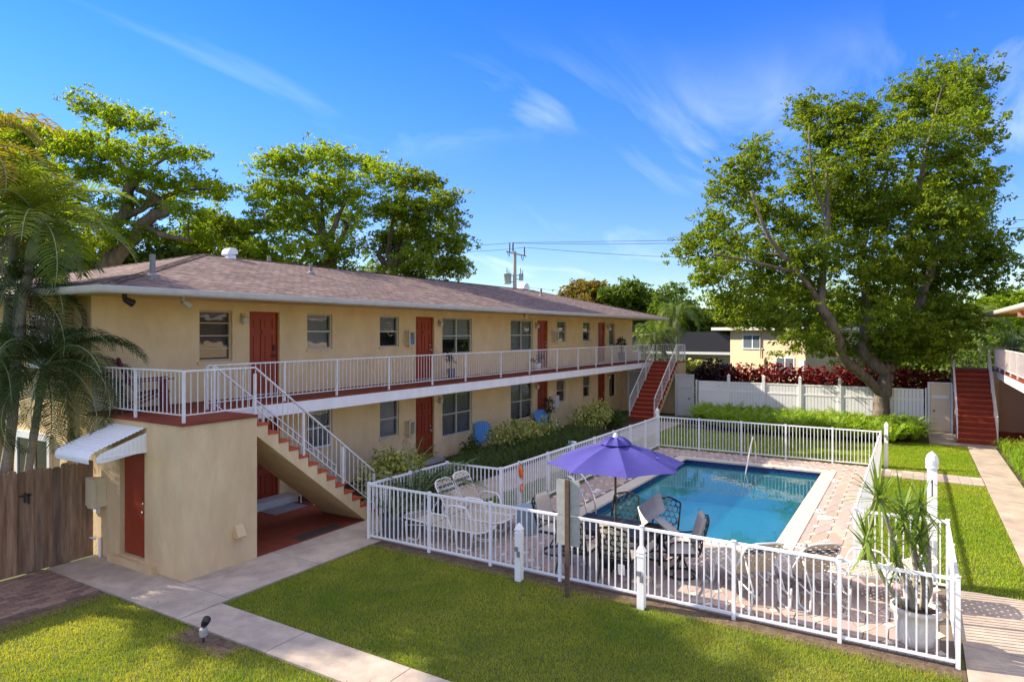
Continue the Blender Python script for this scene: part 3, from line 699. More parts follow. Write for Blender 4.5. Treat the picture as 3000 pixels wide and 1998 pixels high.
def apartment(root, mirror):
    X0, X1 = (6.6, 35.0) if not mirror else (14.0, 35.0)
    XB = X1 - 1.55                                                   # far landing block
    up = []; lo = []
    UD = [(10.12, 10.99), (16.23, 17.17), (24.13, 25.07), (30.32, 31.26)]
    Wn = [(8.83, 9.66, 3.55, 4.70), (11.86, 12.73, 3.76, 4.69), (14.59, 15.44, 3.76, 4.69), (17.61, 19.34, 3.47, 4.70), (21.98, 23.76, 3.48, 4.70), (25.9, 26.8, 3.77, 4.71), (28.57, 29.42, 3.77, 4.70), (31.7, 32.48, 3.52, 4.68)]
    Ln = [None, (11.86, 12.73, 1.14, 2.20), (14.59, 15.44, 1.05, 2.17), (17.61, 19.34, .69, 2.16), (21.98, 23.76, .71, 2.18), (25.85, 26.72, 1.10, 2.10), (28.6, 29.42, 1.10, 2.10), (31.75, 32.5, .90, 2.02)]
    ok = lambda a: a is not None and a[0] > X0 + .3
    ops = [(a, e, ZF, 4.70) for a, e in UD if a > X0] + [(a, e, .05, 2.11) for a, e in UD if a > X0] + [w for w in Wn if ok(w)] + [w for w in Ln if ok(w)]
    m = MB()
    wall_x(m, YW, X0, X1, 0, 4.95, ops, .14)
    D = 20.75
    m.quad((X1, YW, 0), (X1, D, 0), (X1, D, 4.95), (X1, YW, 4.95)); m.quad((X1, D, 0), (X0, D, 0), (X0, D, 4.95), (X1, D, 4.95))
    m.quad((X0, D, 0), (X0, YW, 0), (X0, YW, 4.95), (X0, D, 4.95))
    m.box(X0 + .25, X1 - .25, YW + .30, D - .3, .1, 4.85)            # solid core keeps rooms dark
    m.build('wall', 'stucco', root)
    # slab
    m = MB(); m.box(X0 + 1.41 if not mirror else X0, XB, YS, YW - .002, 2.38, ZF - .035); m.build('balcony_slab', 'slabwhite', root)
    m = MB(); m.box(X0 + 1.42 if not mirror else X0, XB - .001, YS - .004, YW - .003, ZF - .034, ZF); m.build('balcony_floor', 'red', root)
    # landing blocks
    def block(xa, xb, side):
        m = MB()
        if side == 'near':
            dz0, dz1, dy0, dy1 = .18, 2.07, 11.56, 12.36
            ys = [YB, dy0, dy1, YW]; zs = [0, dz0, dz1, ZF - .05]
            for i in range(3):
                for j in range(3):
                    if i == 1 and j == 1: continue
                    m.quad((xa, ys[i + 1], zs[j]), (xa, ys[i], zs[j]), (xa, ys[i], zs[j + 1]), (xa, ys[i + 1], zs[j + 1]))
            for (p, q) in (((dy0, dz0), (dy0, dz1)), ((dy0, dz1), (dy1, dz1)), ((dy1, dz1), (dy1, dz0)), ((dy1, dz0), (dy0, dz0))): m.quad((xa, *p), (xa, *q), (xa + .15, *q), (xa + .15, *p))
            m.quad((xa, YB, 0), (xb, YB, 0), (xb, YB, ZF - .05), (xa, YB, ZF - .05)); m.quad((xb, YB, 0), (xb, YW, 0), (xb, YW, ZF - .05), (xb, YB, ZF - .05))
            m.quad((xa, YB, ZF - .05), (xb, YB, ZF - .05), (xb, YW, ZF - .05), (xa, YW, ZF - .05))
            m.box(xa - .10, xa - .001, 11.2, 12.6, 0, .16)           # concrete sill in front of the door
            m.build('storage_block', 'stucco_block', root)
            d = MB(); d.box(xa + .08, xa + .12, dy0 + .02, dy1 - .02, dz0 + .02, dz1 - .02); dd = d.build('storage_door', 'doordark', root)
            k = MB()
            for z, r_ in ((1.02, 1), (1.17, .8)):
                q = MB(); q.lathe((0, 0, 0), [(.03, 0), (.03, .012), (.013, .02), (.013, .045), (.03, .055), (.032, .075), (.016, .09)], 12); k.add([(xa + .08 - vz * r_, dy0 + .10 + vx * r_, z + vy * r_) for vx, vy, vz in q.v], q.f)
            k.build('handle', 'chrome', dd)
        else:
            m.box(xa, xb, YB, YW - .003, 0, ZF - .05); m.build('storage_block', 'stucco_block', root)
            d = MB(); d.box(xa - .05, xa - .002, 12.15, 13.0, .05, 2.1); dd = d.build('storage_door', 'pinkdoor' if mirror else 'greydoor', root)
            f = MB(); f.box(xa - .06, xa - .003, 12.05, 12.149, .0, 2.2); f.box(xa - .06, xa - .003, 13.001, 13.1, .0, 2.2); f.box(xa - .06, xa - .003, 12.149, 13.001, 2.101, 2.2); f.build('frame', 'pinkdoor' if mirror else 'white', dd)
        f = MB(); f.box(xa - .03, xb + .002, YB - .03, YW - .004, ZF - .049, ZF + .001); f.build('landing_floor', 'red', root)
    if not mirror: block(X0 - .05, X0 + 1.4, 'near')
    block(XB, X1 - .05, 'far')
    # stairs
    ys0, ys1 = YB, 11.72
    if not mirror: xe = stairs(root, X0 + 1.4, 1, ys0, ys1)
    xe2 = stairs(root, XB, -1, ys0, ys1, run=.262)
    # railings
    if not mirror:
        A = X0 - .02; Bx = X0 + 1.38; yb = YB + .03
        railing('landing_railing', root, [((A, YW - .03, ZF), (A, 11.9, ZF)), ((A, 11.9, ZF), (A, yb, ZF)), ((A, yb, ZF), (Bx, yb, ZF))], [(A, 11.9, ZF), (A, yb, ZF), (Bx, yb, ZF - .1)])
        dz = ZF; L = 13 * .243
        pin = []
        for yy, nm in ((yb, 'stair_railing'), (ys1 - .04, 'stair_railing')):
            xs_ = [0, .33, .66, 1]; railing(nm, root, [((Bx, yy, ZF), (Bx + L, yy, ZF - ZF * 13 / 14))], [(Bx + L * k, yy, ZF - ZF * 13 / 14 * k - .04) for k in (.36, .70, 1)] + ([(Bx, yy, ZF)] if yy > yb else []))
    Lx = 13 * .262
    for yy in (YB + .03, ys1 - .04): railing('stair_railing', root, [((XB, yy, ZF), (XB - Lx, yy, ZF - ZF * 13 / 14))], [(XB - Lx * k, yy, ZF - ZF * 13 / 14 * k - .04) for k in (0, .34, .67, 1)])
    ps = [x for x in ([7.98, 9.85, 11.4, 13.25, 15.1, 16.75, 18.8, 20.75, 22.9, 24.8, 26.6, 28.4, 30.1, 31.8, 33.4]) if x > X0 + .2]
    railing('balcony_railing', root, [((max(X0 + 1.38, ps[0]), YS + .03, ZF), (XB, YS + .03, ZF))], [(x, YS + .03, ZF) for x in ps])
    railing('landing_railing', root, [((XB, YB + .03, ZF), (X1 - .09, YB + .03, ZF)), ((X1 - .09, YB + .03, ZF), (X1 - .09, 12.0, ZF)), ((X1 - .09, 12.0, ZF), (X1 - .09, YW, ZF))], [(X1 - .09, YB + .03, ZF), (X1 - .09, 12.0, ZF)])
    # roof
    ex0, ex1, ey0, ey1, ze = X0 - .7, X1 + .6, 11.65, 22.55, 5.0; ry = 17.1; zr = 6.4; rr = 5.45
    m = MB(); t0 = .0
    A_, B_, C_, D_ = (ex0, ey0, ze), (ex1, ey0, ze), (ex1, ey1, ze), (ex0, ey1, ze); R0, R1 = (ex0 + rr, ry, zr), (ex1 - rr, ry, zr); sl_ = math.hypot(rr, zr - ze)
    m.quad(A_, B_, R1, R0, 0, [(ex0, 0), (ex1, 0), (ex1 - rr, sl_), (ex0 + rr, sl_)]); m.quad(C_, D_, R0, R1, 0, [(ex1, 0), (ex0, 0), (ex0 + rr, sl_), (ex1 - rr, sl_)])
    m.add([D_, A_, R0], [(0, 1, 2)]); m.uv[len(m.f) - 1] = [(ey1, 0), (ey0, 0), (ry, sl_)]
    m.add([B_, C_, R1], [(0, 1, 2)]); m.uv[len(m.f) - 1] = [(ey0, 0), (ey1, 0), (ry, sl_)]
    for (p, q) in ((A_, R0), (B_, R1), (D_, R0), (C_, R1), (R0, R1)):                     # hip and ridge caps
        p = Vector(p); q = Vector(q); u = (q - p); n = int(u.length / .16)
        sd = Vector((-u.y, u.x, 0)).normalized() * .13
        for i in range(n):
            a = p + u * (i / n) + Vector((0, 0, .022)); e = p + u * ((i + 1.25) / n) + Vector((0, 0, .012)); dn = Vector((0, 0, -.028))
            m.add([a - sd + dn, a, a + sd + dn, e + sd + dn, e, e - sd + dn], [(0, 1, 4, 5), (1, 2, 3, 4)]); k = len(m.f)
            m.uv[k - 2] = [(i * .7, 0), (i * .7 + .12, 0), (i * .7 + .12, .1), (i * .7, .1)]; m.uv[k - 1] = [(i * .7, 0), (i * .7 + .12, 0), (i * .7 + .12, .1), (i * .7, .1)]
    roof = m.build('roof', 'shingle', root)
    m = MB(); m.quad((ex0 + .03, ey0 + .03, 4.90), (ex1 - .03, ey0 + .03, 4.90), (ex1 - .03, ey1 - .03, 4.90), (ex0 + .03, ey1 - .03, 4.90)); m.build('soffit', 'stucco', root)
    m = MB()
    for (p, q) in ((A_, B_), (B_, C_), (C_, D_), (D_, A_)):
        p = Vector(p); q = Vector(q); u = (q - p).normalized(); o_ = Vector((u.y, -u.x, 0)); z = Vector((0, 0, 1))
        p2 = p - u * .0; q2 = q + u * .0
        prof = [(0, -.005), (0, -.125), (.06, -.125), (.085, -.09), (.10, -.02), (.10, .0), (.088, .0)]
        vs = []
        for (a, h) in prof: vs += [p2 - u * a + o_ * a + z * h, q2 + u * a + o_ * a + z * h]
        m.add(vs, [(2 * i, 2 * i + 1, 2 * i + 3, 2 * i + 2) for i in range(len(prof) - 1)])
    m.build('gutter', 'gutter', root)
    m = MB(); x = ex0 + 1.2
    while x < ex1 - 1: m.box(x - .012, x + .012, ey0 - .101, ey0 - .0, -.012 + ze, ze + .004); x += 1.05
    m.build('gutter_strap', 'gutter', root)
    return roof, ex0, ex1
left = thing('apartment_building', 'long two storey yellow apartment building with red doors left of the pool', 'apartment building', (20.8, 13.45, 0))
roof, ex0, ex1 = apartment(left, False)
UD = [(10.12, 10.99), (16.23, 17.17), (24.13, 25.07), (30.32, 31.26)]
for (a, e), n, k in zip(UD, '5678', ('black', 'metal', 'metal', 'metal')): panel_door(left, a, e, ZF, 4.70, YW, n, 'door', k)
for (a, e), n in zip(UD, '4321'): panel_door(left, a, e, .05, 2.11, YW, n, 'doordark')
window(left, 8.83, 9.66, 3.55, 4.70, YW, 'awning', 'tanframe', 'screen')
window(left, 11.86, 12.73, 3.76, 4.69, YW, 'hung', inner='blind', slat=.03); window(left, 14.59, 15.44, 3.76, 4.69, YW, 'hung', inner='blind', blind_to=.5)
window(left, 17.61, 19.34, 3.47, 4.70, YW, 'hung', cols=2, inner='blind', blind_to=.62, slat=.05); window(left, 21.98, 23.76, 3.48, 4.70, YW, 'hung', cols=2, inner='blind')
window(left, 25.9, 26.8, 3.77, 4.71, YW, 'hung', inner='blind'); window(left, 28.57, 29.42, 3.77, 4.70, YW, 'hung', inner='blind', blind_to=.5); window(left, 31.7, 32.48, 3.52, 4.68, YW, 'awning', inner='blind')
window(left, 11.86, 12.73, 1.14, 2.20, YW, 'hung', 'whiteframe', inner='curtain'); window(left, 14.59, 15.44, 1.05, 2.17, YW, 'hung', inner='blind', slat=.05)
window(left, 17.61, 19.34, .69, 2.16, YW, 'hung', cols=2, inner='curtain'); window(left, 21.98, 23.76, .71, 2.18, YW, 'hung', cols=2, inner='shutter')
window(left, 25.85, 26.72, 1.10, 2.10, YW, 'hung', inner='blind', blind_to=.5); window(left, 28.6, 29.42, 1.10, 2.10, YW, 'hung', inner='blind', blind_to=.5); window(left, 31.75, 32.5, .90, 2.02, YW, 'hung', frame='black', inner='none')
for x, z in ((9.92, 4.52), (17.42, 4.50), (23.98, 4.50), (31.5, 4.48), (17.42, 1.98), (23.98, 1.98), (31.5, 1.95)): wall_lamp(left, x, z)
wall_box(left, 15.68, 15.94, 3.80, 4.24); wall_box(left, 25.35, 25.62, 3.80, 4.24); wall_box(left, 15.68, 15.94, 1.02, 1.46); wall_box(left, 25.4, 25.66, .98, 1.44, 'white')
# flood lights and cameras under the eave
for x in (6.55, 7.66, 20.9):
    m = MB(); m.lathe((0, 0, 0), [(.05, 0), (.06, .06), (.075, .16), (.07, .17)], 12); c = Matrix.Rotation(R(115), 3, 'Y')
    m.v = [tuple(c @ Vector(v) + Vector((x, 12.2, 4.80))) for v in m.v]; m.box(x - .03, x + .03, 12.17, 12.23, 4.80, 4.899); m.build('flood_light', 'black' if x < 7 else ('winframe' if x < 8 else 'tanframe'), left)
# awning over the storage door
aw = MB(); x0 = 6.55; y0, y1 = 11.5, 12.62
prof = [(0, 2.53), (.4, 2.39), (.78, 2.255), (.90, 2.20), (.95, 2.12), (.94, 2.03)]
n = 20
aw2 = MB(); ya, yb_ = 11.5, 12.62
for i in range(n):
    a = ya + (yb_ - ya) * i / n; e = ya + (yb_ - ya) * (i + 1) / n; c = (a + e) / 2
    pass
pl = arc([(d, 0, z) for d, z in prof], 4); acc = 0; fine = []
for p, q in zip(pl[:-1], pl[1:]):
    k = max(1, int((q - p).length / .03))
    for i in range(k): fine.append(p.lerp(q, i / k))
fine.append(pl[-1])
pr_ = [(x0 - p.x, p.z + (.012 if i % 2 else 0)) for i, p in enumerate(fine)]
for (a, z0), (e, z1) in zip(pr_[:-1], pr_[1:]): aw2.quad((a, ya, z0), (e, ya, z1), (e, yb_, z1), (a, yb_, z0))
awn = aw2.build('awning', 'alu', left)
for yy in (ya, yb_ - .02):
    s_ = MB(); s_.prism([(x0, yy, 2.44), (x0 - .4, yy, 2.31), (x0 - .76, yy, 2.185), (x0 - .84, yy, 2.12), (x0 - .83, yy, 2.05), (x0 - .74, yy, 2.03), (x0, yy, 2.12)], (0, .02, 0))
    for k in range(11): xx = x0 - .04 - k * .07; s_.box(xx - .012, xx + .012, yy - .008, yy + .028, 2.10 + .0 * k, 2.40 - k * .0225)
    s_.box(x0 - .74, x0, yy - .01, yy + .03, 2.10, 2.125)
    s_.build('side_panel', 'alu', awn)
# meter box, cover, pipes, vent
m = MB(); m.box(6.36, 6.549, 12.82, 13.2, .98, 1.5); m.build('meter_box', 'cream', left); m = MB(); m.box(6.31, 6.359, 12.80, 13.02, .97, 1.51); m.build('meter_box_door', 'cream', left)
m = MB(); m.box(6.52, 6.549, 13.05, 13.22, .82, .97); m.build('outlet_cover', 'white', left)
m = MB(); m.tube([(6.45, 13.22, .02), (6.45, 13.22, .36), (6.45, 13.0, .37)], .022, 8); m.tube([(6.5, 12.95, .02), (6.5, 12.95, .38)], .025, 8); m.build('pipe', 'white', left)
m = MB(); m.prism([(7.50, 10.419, .52), (7.50, 10.419, .74), (7.50, 10.37, .74), (7.50, 10.27, .55), (7.50, 10.29, .52)], (.17, 0, 0)); m.build('dryer_vent', 'stucco_block', left)
# end wall: downspout, french door, window
m = MB(); m.box(6.52, 6.599, 14.2, 14.28, .1, 4.85); m.build('downspout', 'stucco_block', left)
m = MB()
for (a, e) in ((14.95, 15.68), (15.72, 16.45)):
    m.box(6.53, 6.598, a, a + .1, .05, 2.12); m.box(6.53, 6.598, e - .1, e, .05, 2.12); m.box(6.53, 6.598, a + .1, e - .1, 1.98, 2.12); m.box(6.53, 6.598, a + .1, e - .1, .05, .3)
fd = m.build('french_door', 'whiteframe', left); m = MB(); m.box(6.555, 6.58, 15.05, 15.58, .3, 1.98); m.box(6.555, 6.58, 15.82, 16.35, .3, 1.98); m.build('pane', mat('dark_glass', (.01, .011, .012), .06, spec=.6), fd)
m = MB(); m.box(6.54, 6.597, 14.75, 14.84, 3.45, 4.55); m.box(6.54, 6.597, 15.75, 15.84, 3.45, 4.55); m.box(6.54, 6.597, 14.84, 15.75, 4.46, 4.55); m.box(6.54, 6.597, 14.84, 15.75, 3.45, 3.54); m.box(6.54, 6.597, 14.84, 15.75, 3.97, 4.02)
ew = m.build('window', 'whiteframe', left); m = MB(); m.box(6.56, 6.59, 14.84, 15.75, 3.54, 4.46); m.build('pane', 'curtain', ew)
# doorstep, beams
m = MB(); m.box(9.9, 11.2, 13.02, YW - .002, .033, .2); m.build('door_step', 'steplight', left)
m = MB(); m.box(16.2, 17.3, 13.1, YW - .002, .013, .12); m.build('door_step', 'steplight', left); m = MB(); m.box(24.1, 25.2, 13.1, YW - .002, .013, .12); m.build('door_step', 'steplight', left)
# roof fittings (sub-parts of the roof)
zroof = lambda y: 5.0 + (y - 11.65) * (1.4 / 5.45)
def stub(x, y, h, r_, label='vent_pipe', z=None):
    z = zroof(y) if z is None else z; m = MB(); m.lathe((x, y, z - .05), [(r_ * 2.4, .0), (r_ * 2.2, .08), (r_ * 1.15, .12), (r_, .14), (r_, h), (r_ * .7, h)], 12); m.build(label, 'galvdark', roof)
stub(7.38, 12.75, .50, .055, z=5.0 + (7.38 - 5.9) * .257 + .0 if False else 5.0 + min(7.38 - 5.9, 12.75 - 11.65) * .257); stub(13.61, 15.28, .36, .05); stub(27.8, 15.3, .42, .05); stub(14.6, 18.4, .75, .06, z=6.05); stub(33.4, 16.9, .8, .09, z=5.5)
m = MB()
for i in range(9):                                              # gooseneck exhaust hood
    t0, t1 = math.pi * i / 9 * .8, math.pi * (i + 1) / 9 * .8; cx, cz = 12.1, 6.43
    m.quad((cx - .19 * math.cos(t0) * 1, 16.8, cz + .22 * math.sin(t0)), (cx - .19 * math.cos(t0), 17.1, cz + .22 * math.sin(t0)), (cx - .19 * math.cos(t1), 17.1, cz + .22 * math.sin(t1)), (cx - .19 * math.cos(t1), 16.8, cz + .22 * math.sin(t1)))
prf = [(12.1 - .19 * math.cos(math.pi * i / 9 * .8), 16.8, 6.43 + .22 * math.sin(math.pi * i / 9 * .8)) for i in range(10)] + [(12.25, 16.8, 6.47)]
m.prism(prf, (0, .3, 0)); m.box(11.93, 12.2, 16.82, 17.08, 6.2, 6.44); m.build('exhaust_hood', 'alu', roof)
m = MB(); prf = [(29.54 - .3 * math.cos(math.pi * i / 9), 17.1, 6.45 + .30 * math.sin(math.pi * i / 9)) for i in range(10)]; m.prism(prf, (0, .4, 0)); m.box(29.3, 29.7, 17.1, 17.5, 6.2, 6.45); m.build('exhaust_hood', 'alu', roof)
# ---------------- building on the right, mirrored across the pool
MIRROR[0] = True
rightb = thing('apartment_building', 'yellow apartment building at the right edge with red stairs and pale railing', 'apartment building', (24, 13.45, 0))
apartment(rightb, True)
for (a, e) in UD[1:]: panel_door(rightb, a, e, ZF, 4.70, YW, None, 'door'); panel_door(rightb, a, e, .05, 2.11, YW, None, 'doordark')
for (a, e, c, d) in ((14.59, 15.44, 3.76, 4.69), (25.9, 26.8, 3.77, 4.71), (28.57, 29.42, 3.77, 4.70), (31.7, 32.48, 3.52, 4.68), (14.59, 15.44, 1.05, 2.17), (25.85, 26.72, 1.10, 2.10), (28.6, 29.42, 1.10, 2.10), (31.75, 32.5, .90, 2.02)): window(rightb, a, e, c, d, YW, 'hung')
for (a, e, c, d) in ((17.61, 19.34, 3.47, 4.70), (21.98, 23.76, 3.48, 4.70), (17.61, 19.34, .69, 2.16), (21.98, 23.76, .71, 2.18)): window(rightb, a, e, c, d, YW, 'hung', cols=2)
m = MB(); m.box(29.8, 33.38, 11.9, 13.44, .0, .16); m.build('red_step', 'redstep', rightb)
MIRROR[0] = False
m = MB(); m.box(24.60, 24.63, -3.14, -2.64, 4.66, 4.86); ex = m.build('exit_sign', 'signface', rightb)
text('EXIT', .17, .004, 'lettering', 'signred', ex, (24.594, -2.885, 4.76), (0, -1, 0), (0, 0, 1))
m = MB(); m.box(24.61, 24.625, -3.0, -2.94, 4.86, 4.9); m.build('bracket', 'rust', ex)
# ================================================================ furniture on the deck
DZ = .033
def rot(pts, a, o=(0, 0, 0)):
    c, s = math.cos(a), math.sin(a); return [(o[0] + x * c - y * s, o[1] + x * s + y * c, o[2] + z) for x, y, z in pts]
def chaise(label, group, accent, back_deg):
    """head end at -x, foot end at +x, origin on the floor under the middle"""
    o = thing('chaise_lounge', label, 'lounge chair', (0, 0, 0), group)
    hw = .30; zs = .36; xh = -.30; L2 = .92; bl = .78; a = R(back_deg); ca, sa = math.cos(a), math.sin(a)
    fr = MB(); r_ = .016
    fr.tube([(xh - .10, -hw, zs), (L2 - .1, -hw, zs), (L2, -hw + .1, zs + .01), (L2, hw - .1, zs + .01), (L2 - .1, hw, zs), (xh - .10, hw, zs)], r_, 7)
    B = lambda u, y: (xh - u * ca, y, zs + .01 + u * sa)
    fr.tube([B(0, -hw), B(bl - .12, -hw), B(bl - .03, -hw + .06), B(bl, -hw + .16), B(bl, hw - .16), B(bl - .03, hw - .06), B(bl - .12, hw), B(0, hw)], r_, 7)
    fr.tube([(xh - .62, -hw + .03, zs - .1), (xh - .1, -hw + .03, zs - .03)], r_ * .8, 6); fr.tube([(xh - .62, hw - .03, zs - .1), (xh - .1, hw - .03, zs - .03)], r_ * .8, 6)
    if back_deg > 15:
        for y in (-hw + .05, hw - .05): fr.tube([B(.45, y), (xh - .55, y, zs - .07)], r_ * .8, 6)
    fr.build('frame', 'white', o, True)
    for sx, (xa, xb) in ((1, (.30, .72)), (-1, (-.95, -.55))):
        for y in (-hw - .012, hw + .012):
            m = MB(); m.tube(arc([(xa + .02, y, zs - .01), (xa + .05, y, .06), (xa + .12, y, .014), (xb - .12, y, .014), (xb - .04, y, .06), (xb, y, zs - .01)], 4), r_, 7); m.build('leg', 'white', o, True)
    for y in (-hw - .03, hw + .03):
        m = MB(); m.tube(arc([(-.42, y, zs), (-.36, y, zs + .16), (-.24, y, zs + .24), (.05, y, zs + .24), (.14, y, zs + .20), (.24, y, zs - .02)], 4), r_, 7); m.build('armrest', 'white', o, True)
    st = MB(); ac = MB()
    def straps(f, n, w, accent_ids, x0=0):
        for i in range(n):
            u = (i + .5) * w; t = ac if i in accent_ids else st; k = w * .40; e = .004
            for j in range(8):
                y0 = -hw + .6 * j / 8; y1 = -hw + .6 * (j + 1) / 8; lift = .006 if (i + j) % 2 else -.004
                p = [f(u - k, y0), f(u + k, y0), f(u + k, y1), f(u - k, y1)]; t.add([(x, y, z + lift) for x, y, z in p] + [(x, y, z + lift - e) for x, y, z in p], [(0, 1, 2, 3), (7, 6, 5, 4), (0, 4, 5, 1), (2, 6, 7, 3)])
    straps(lambda u, y: (xh + .02 + u, y, zs + .012), 21, .0565, ())
    na = 13; ids = (9, 10) if accent == 'bluestrap' else (8, 10)
    straps(lambda u, y: (B(u, y)[0], y, B(u, y)[2] + .008), na, .0575, ids)
    for j in range(7):                                            # lengthwise straps woven through
        y0 = -hw + .045 + j * .078
        for f, ln in ((lambda u: (xh + .02 + u, zs + .011), 1.19), (lambda u: (B(u, 0)[0], B(u, 0)[2] + .006), .76)):
            (xa, za), (xb, zb) = f(0), f(ln); st.add([(xa, y0, za), (xa, y0 + .034, za), (xb, y0 + .034, zb), (xb, y0, zb)], [(0, 1, 2, 3)])
    st.build('straps', 'strap', o); ac.build('accent_straps', accent, o)
    return o
def chaise_place(x, y, deg, label, group, accent, back): o = chaise(label, group, accent, back); place(o, (x, y, DZ), R(deg)); return o
GL, GR = 'strap loungers in the shaded corner', 'strap loungers in the sun'
chaise_place(10.62, 7.88, -90, 'flat strap lounger with green bands nearest the picket fence', GL, 'greenstrap', 3)
chaise_place(11.33, 7.95, -88, 'strap lounger with green bands and raised back, middle of the shaded three', GL, 'greenstrap', 58)
chaise_place(12.02, 8.02, -89, 'strap lounger with green bands and raised back, farthest of the shaded three', GL, 'greenstrap', 60)
chaise_place(11.10, 2.40, 40, 'blue banded strap lounger with raised back closest to the dining table', GR, 'bluestrap', 52)
chaise_place(11.55, 1.62, 38, 'blue banded strap lounger with raised back, middle of the sunny three', GR, 'bluestrap', 52)
chaise_place(11.95, .72, 96, 'blue banded strap lounger behind the potted spiky plant', GR, 'bluestrap', 24)
# dining table
tb = thing('patio_table', 'black cast metal table with umbrella pole through its slatted top', 'table', (11.07, 4.57, DZ))
m = MB(); x0, x1, y0, y1 = 10.58, 11.56, 3.80, 5.34
m.box(x0, x1, y0, y0 + .05, .71, .75); m.box(x0, x1, y1 - .05, y1, .71, .75); m.box(x0, x0 + .05, y0 + .05, y1 - .05, .71, .75); m.box(x1 - .05, x1, y0 + .05, y1 - .05, .71, .75); m.box(x0 + .05, x1 - .05, 4.54, 4.60, .722, .748); m.box(11.04, 11.1, y0 + .05, y1 - .05, .715, .742)
k = 0; y = y0 + .07
while y < y1 - .06: m.box(x0 + .05, x1 - .05, y, y + .022, .728, .745); y += .040
x = x0 + .1
while x < x1 - .05: m.box(x, x + .016, y0 + .05, y1 - .05, .720, .738); x += .083
m.box(x0 + .03, x1 - .03, y0 + .03, y0 + .045, .64, .709); m.box(x0 + .03, x1 - .03, y1 - .045, y1 - .03, .64, .709); m.box(x0 + .03, x0 + .045, y0 + .046, y1 - .046, .64, .709); m.box(x1 - .045, x1 - .03, y0 + .046, y1 - .046, .64, .709)
m.build('tabletop', 'black', tb)
for x in (x0 + .09, x1 - .09):
    for y in (y0 + .09, y1 - .09): m = MB(); m.tube([(x, y, DZ), (x, y, .12), (x, y, .68)], [.028, .02, .032], 8); m.build('leg', 'black', tb, True)
# umbrella
uc = (11.07, 4.57); ub = thing('patio_umbrella', 'open purple market umbrella standing through the black patio table', 'umbrella', (*uc, DZ))
m = MB(); m.tube([(*uc, DZ), (*uc, 2.28)], .021, 10); m.build('pole', 'rust', ub, True)
m = MB(); m.lathe((*uc, DZ), [(.26, 0), (.26, .04), (.2, .07), (.05, .1), (.04, .35)], 20); m.build('base', 'black', ub, True)
m = MB(); m.box(uc[0] - .05, uc[0] + .03, uc[1] - .025, uc[1] + .025, 1.14, 1.26); m.tube([(uc[0] - .05, uc[1], 1.22), (uc[0] - .12, uc[1], 1.22), (uc[0] - .12, uc[1], 1.14)], .01, 6); m.build('crank', 'black', ub)
RZ, RR, TZ = 1.86, 1.24, 2.26; nr = 8; r0 = R(31)
def canopy(r_in, r_out, z_in, z_out, sag, droop):
    m = MB(); vs = []; nu, nv = 6, 8
    for s in range(nr):
        for i in range(nu + 1):
            for j in range(nv + 1):
                a = r0 + 2 * math.pi * (s + j / nv) / nr; t = i / nu; w = math.sin(math.pi * j / nv)
                rad = (r_in + (r_out - r_in) * t); chord = math.cos(math.pi / nr) / math.cos(math.pi / nr * (2 * j / nv - 1)); rr_ = rad * (1 - (1 - chord)) - .05 * w * t * t * r_out
                z = z_in + (z_out - z_in) * t + .05 * math.sin(math.pi * t) - sag * w * math.sin(math.pi * min(1, t * 1.0)) - droop * w * t * t * .0
                vs.append((uc[0] + rr_ * math.cos(a), uc[1] + rr_ * math.sin(a), z))
    fs = []; K = (nu + 1) * (nv + 1)
    for s in range(nr):
        for i in range(nu):
            for j in range(nv): a = s * K + i * (nv + 1) + j; fs.append((a, a + 1, a + nv + 2, a + nv + 1))
    m.add(vs, fs); return m
cp = canopy(.02, RR, TZ - .02, RZ, .035, 0).build('canopy', 'umbrella', ub, True)
vt = canopy(.02, .30, TZ + .07, TZ - .05, .03, 0)
vt.build('vent_cap', 'umbrella', ub, True)
m = MB(); m.lathe((*uc, TZ + .05), [(.05, 0), (.05, .03), (.03, .045), (.035, .06), (.02, .085), (.005, .09)], 14); m.build('finial', 'white', ub, True)
for s in range(nr):
    a = r0 + 2 * math.pi * s / nr; d = Vector((math.cos(a), math.sin(a), 0)); c = Vector((*uc, 0)); m = MB()
    m.beam(c + Vector((0, 0, TZ - .06)) + d * .03, c + d * (RR - .02) + Vector((0, 0, RZ - .02)), .018, .014); m.beam(c + Vector((0, 0, 1.78)) + d * .025, c + d * .66 + Vector((0, 0, 2.02)), .015, .012); m.build('rib', 'rust', ub)
a = r0 + 2 * math.pi * 6 / nr
m = MB(); tie = Vector((uc[0] + .8 * math.cos(R(-92)), uc[1] + .8 * math.sin(R(-92)), 2.06)); m.beam(tie, tie + Vector((-.05, .10, .10)), .05, .012); m.beam(tie + Vector((0, 0, .01)), tie + Vector((-.10, -.02, -.03)), .06, .012); m.build('tie_strap', 'umbrella', ub)
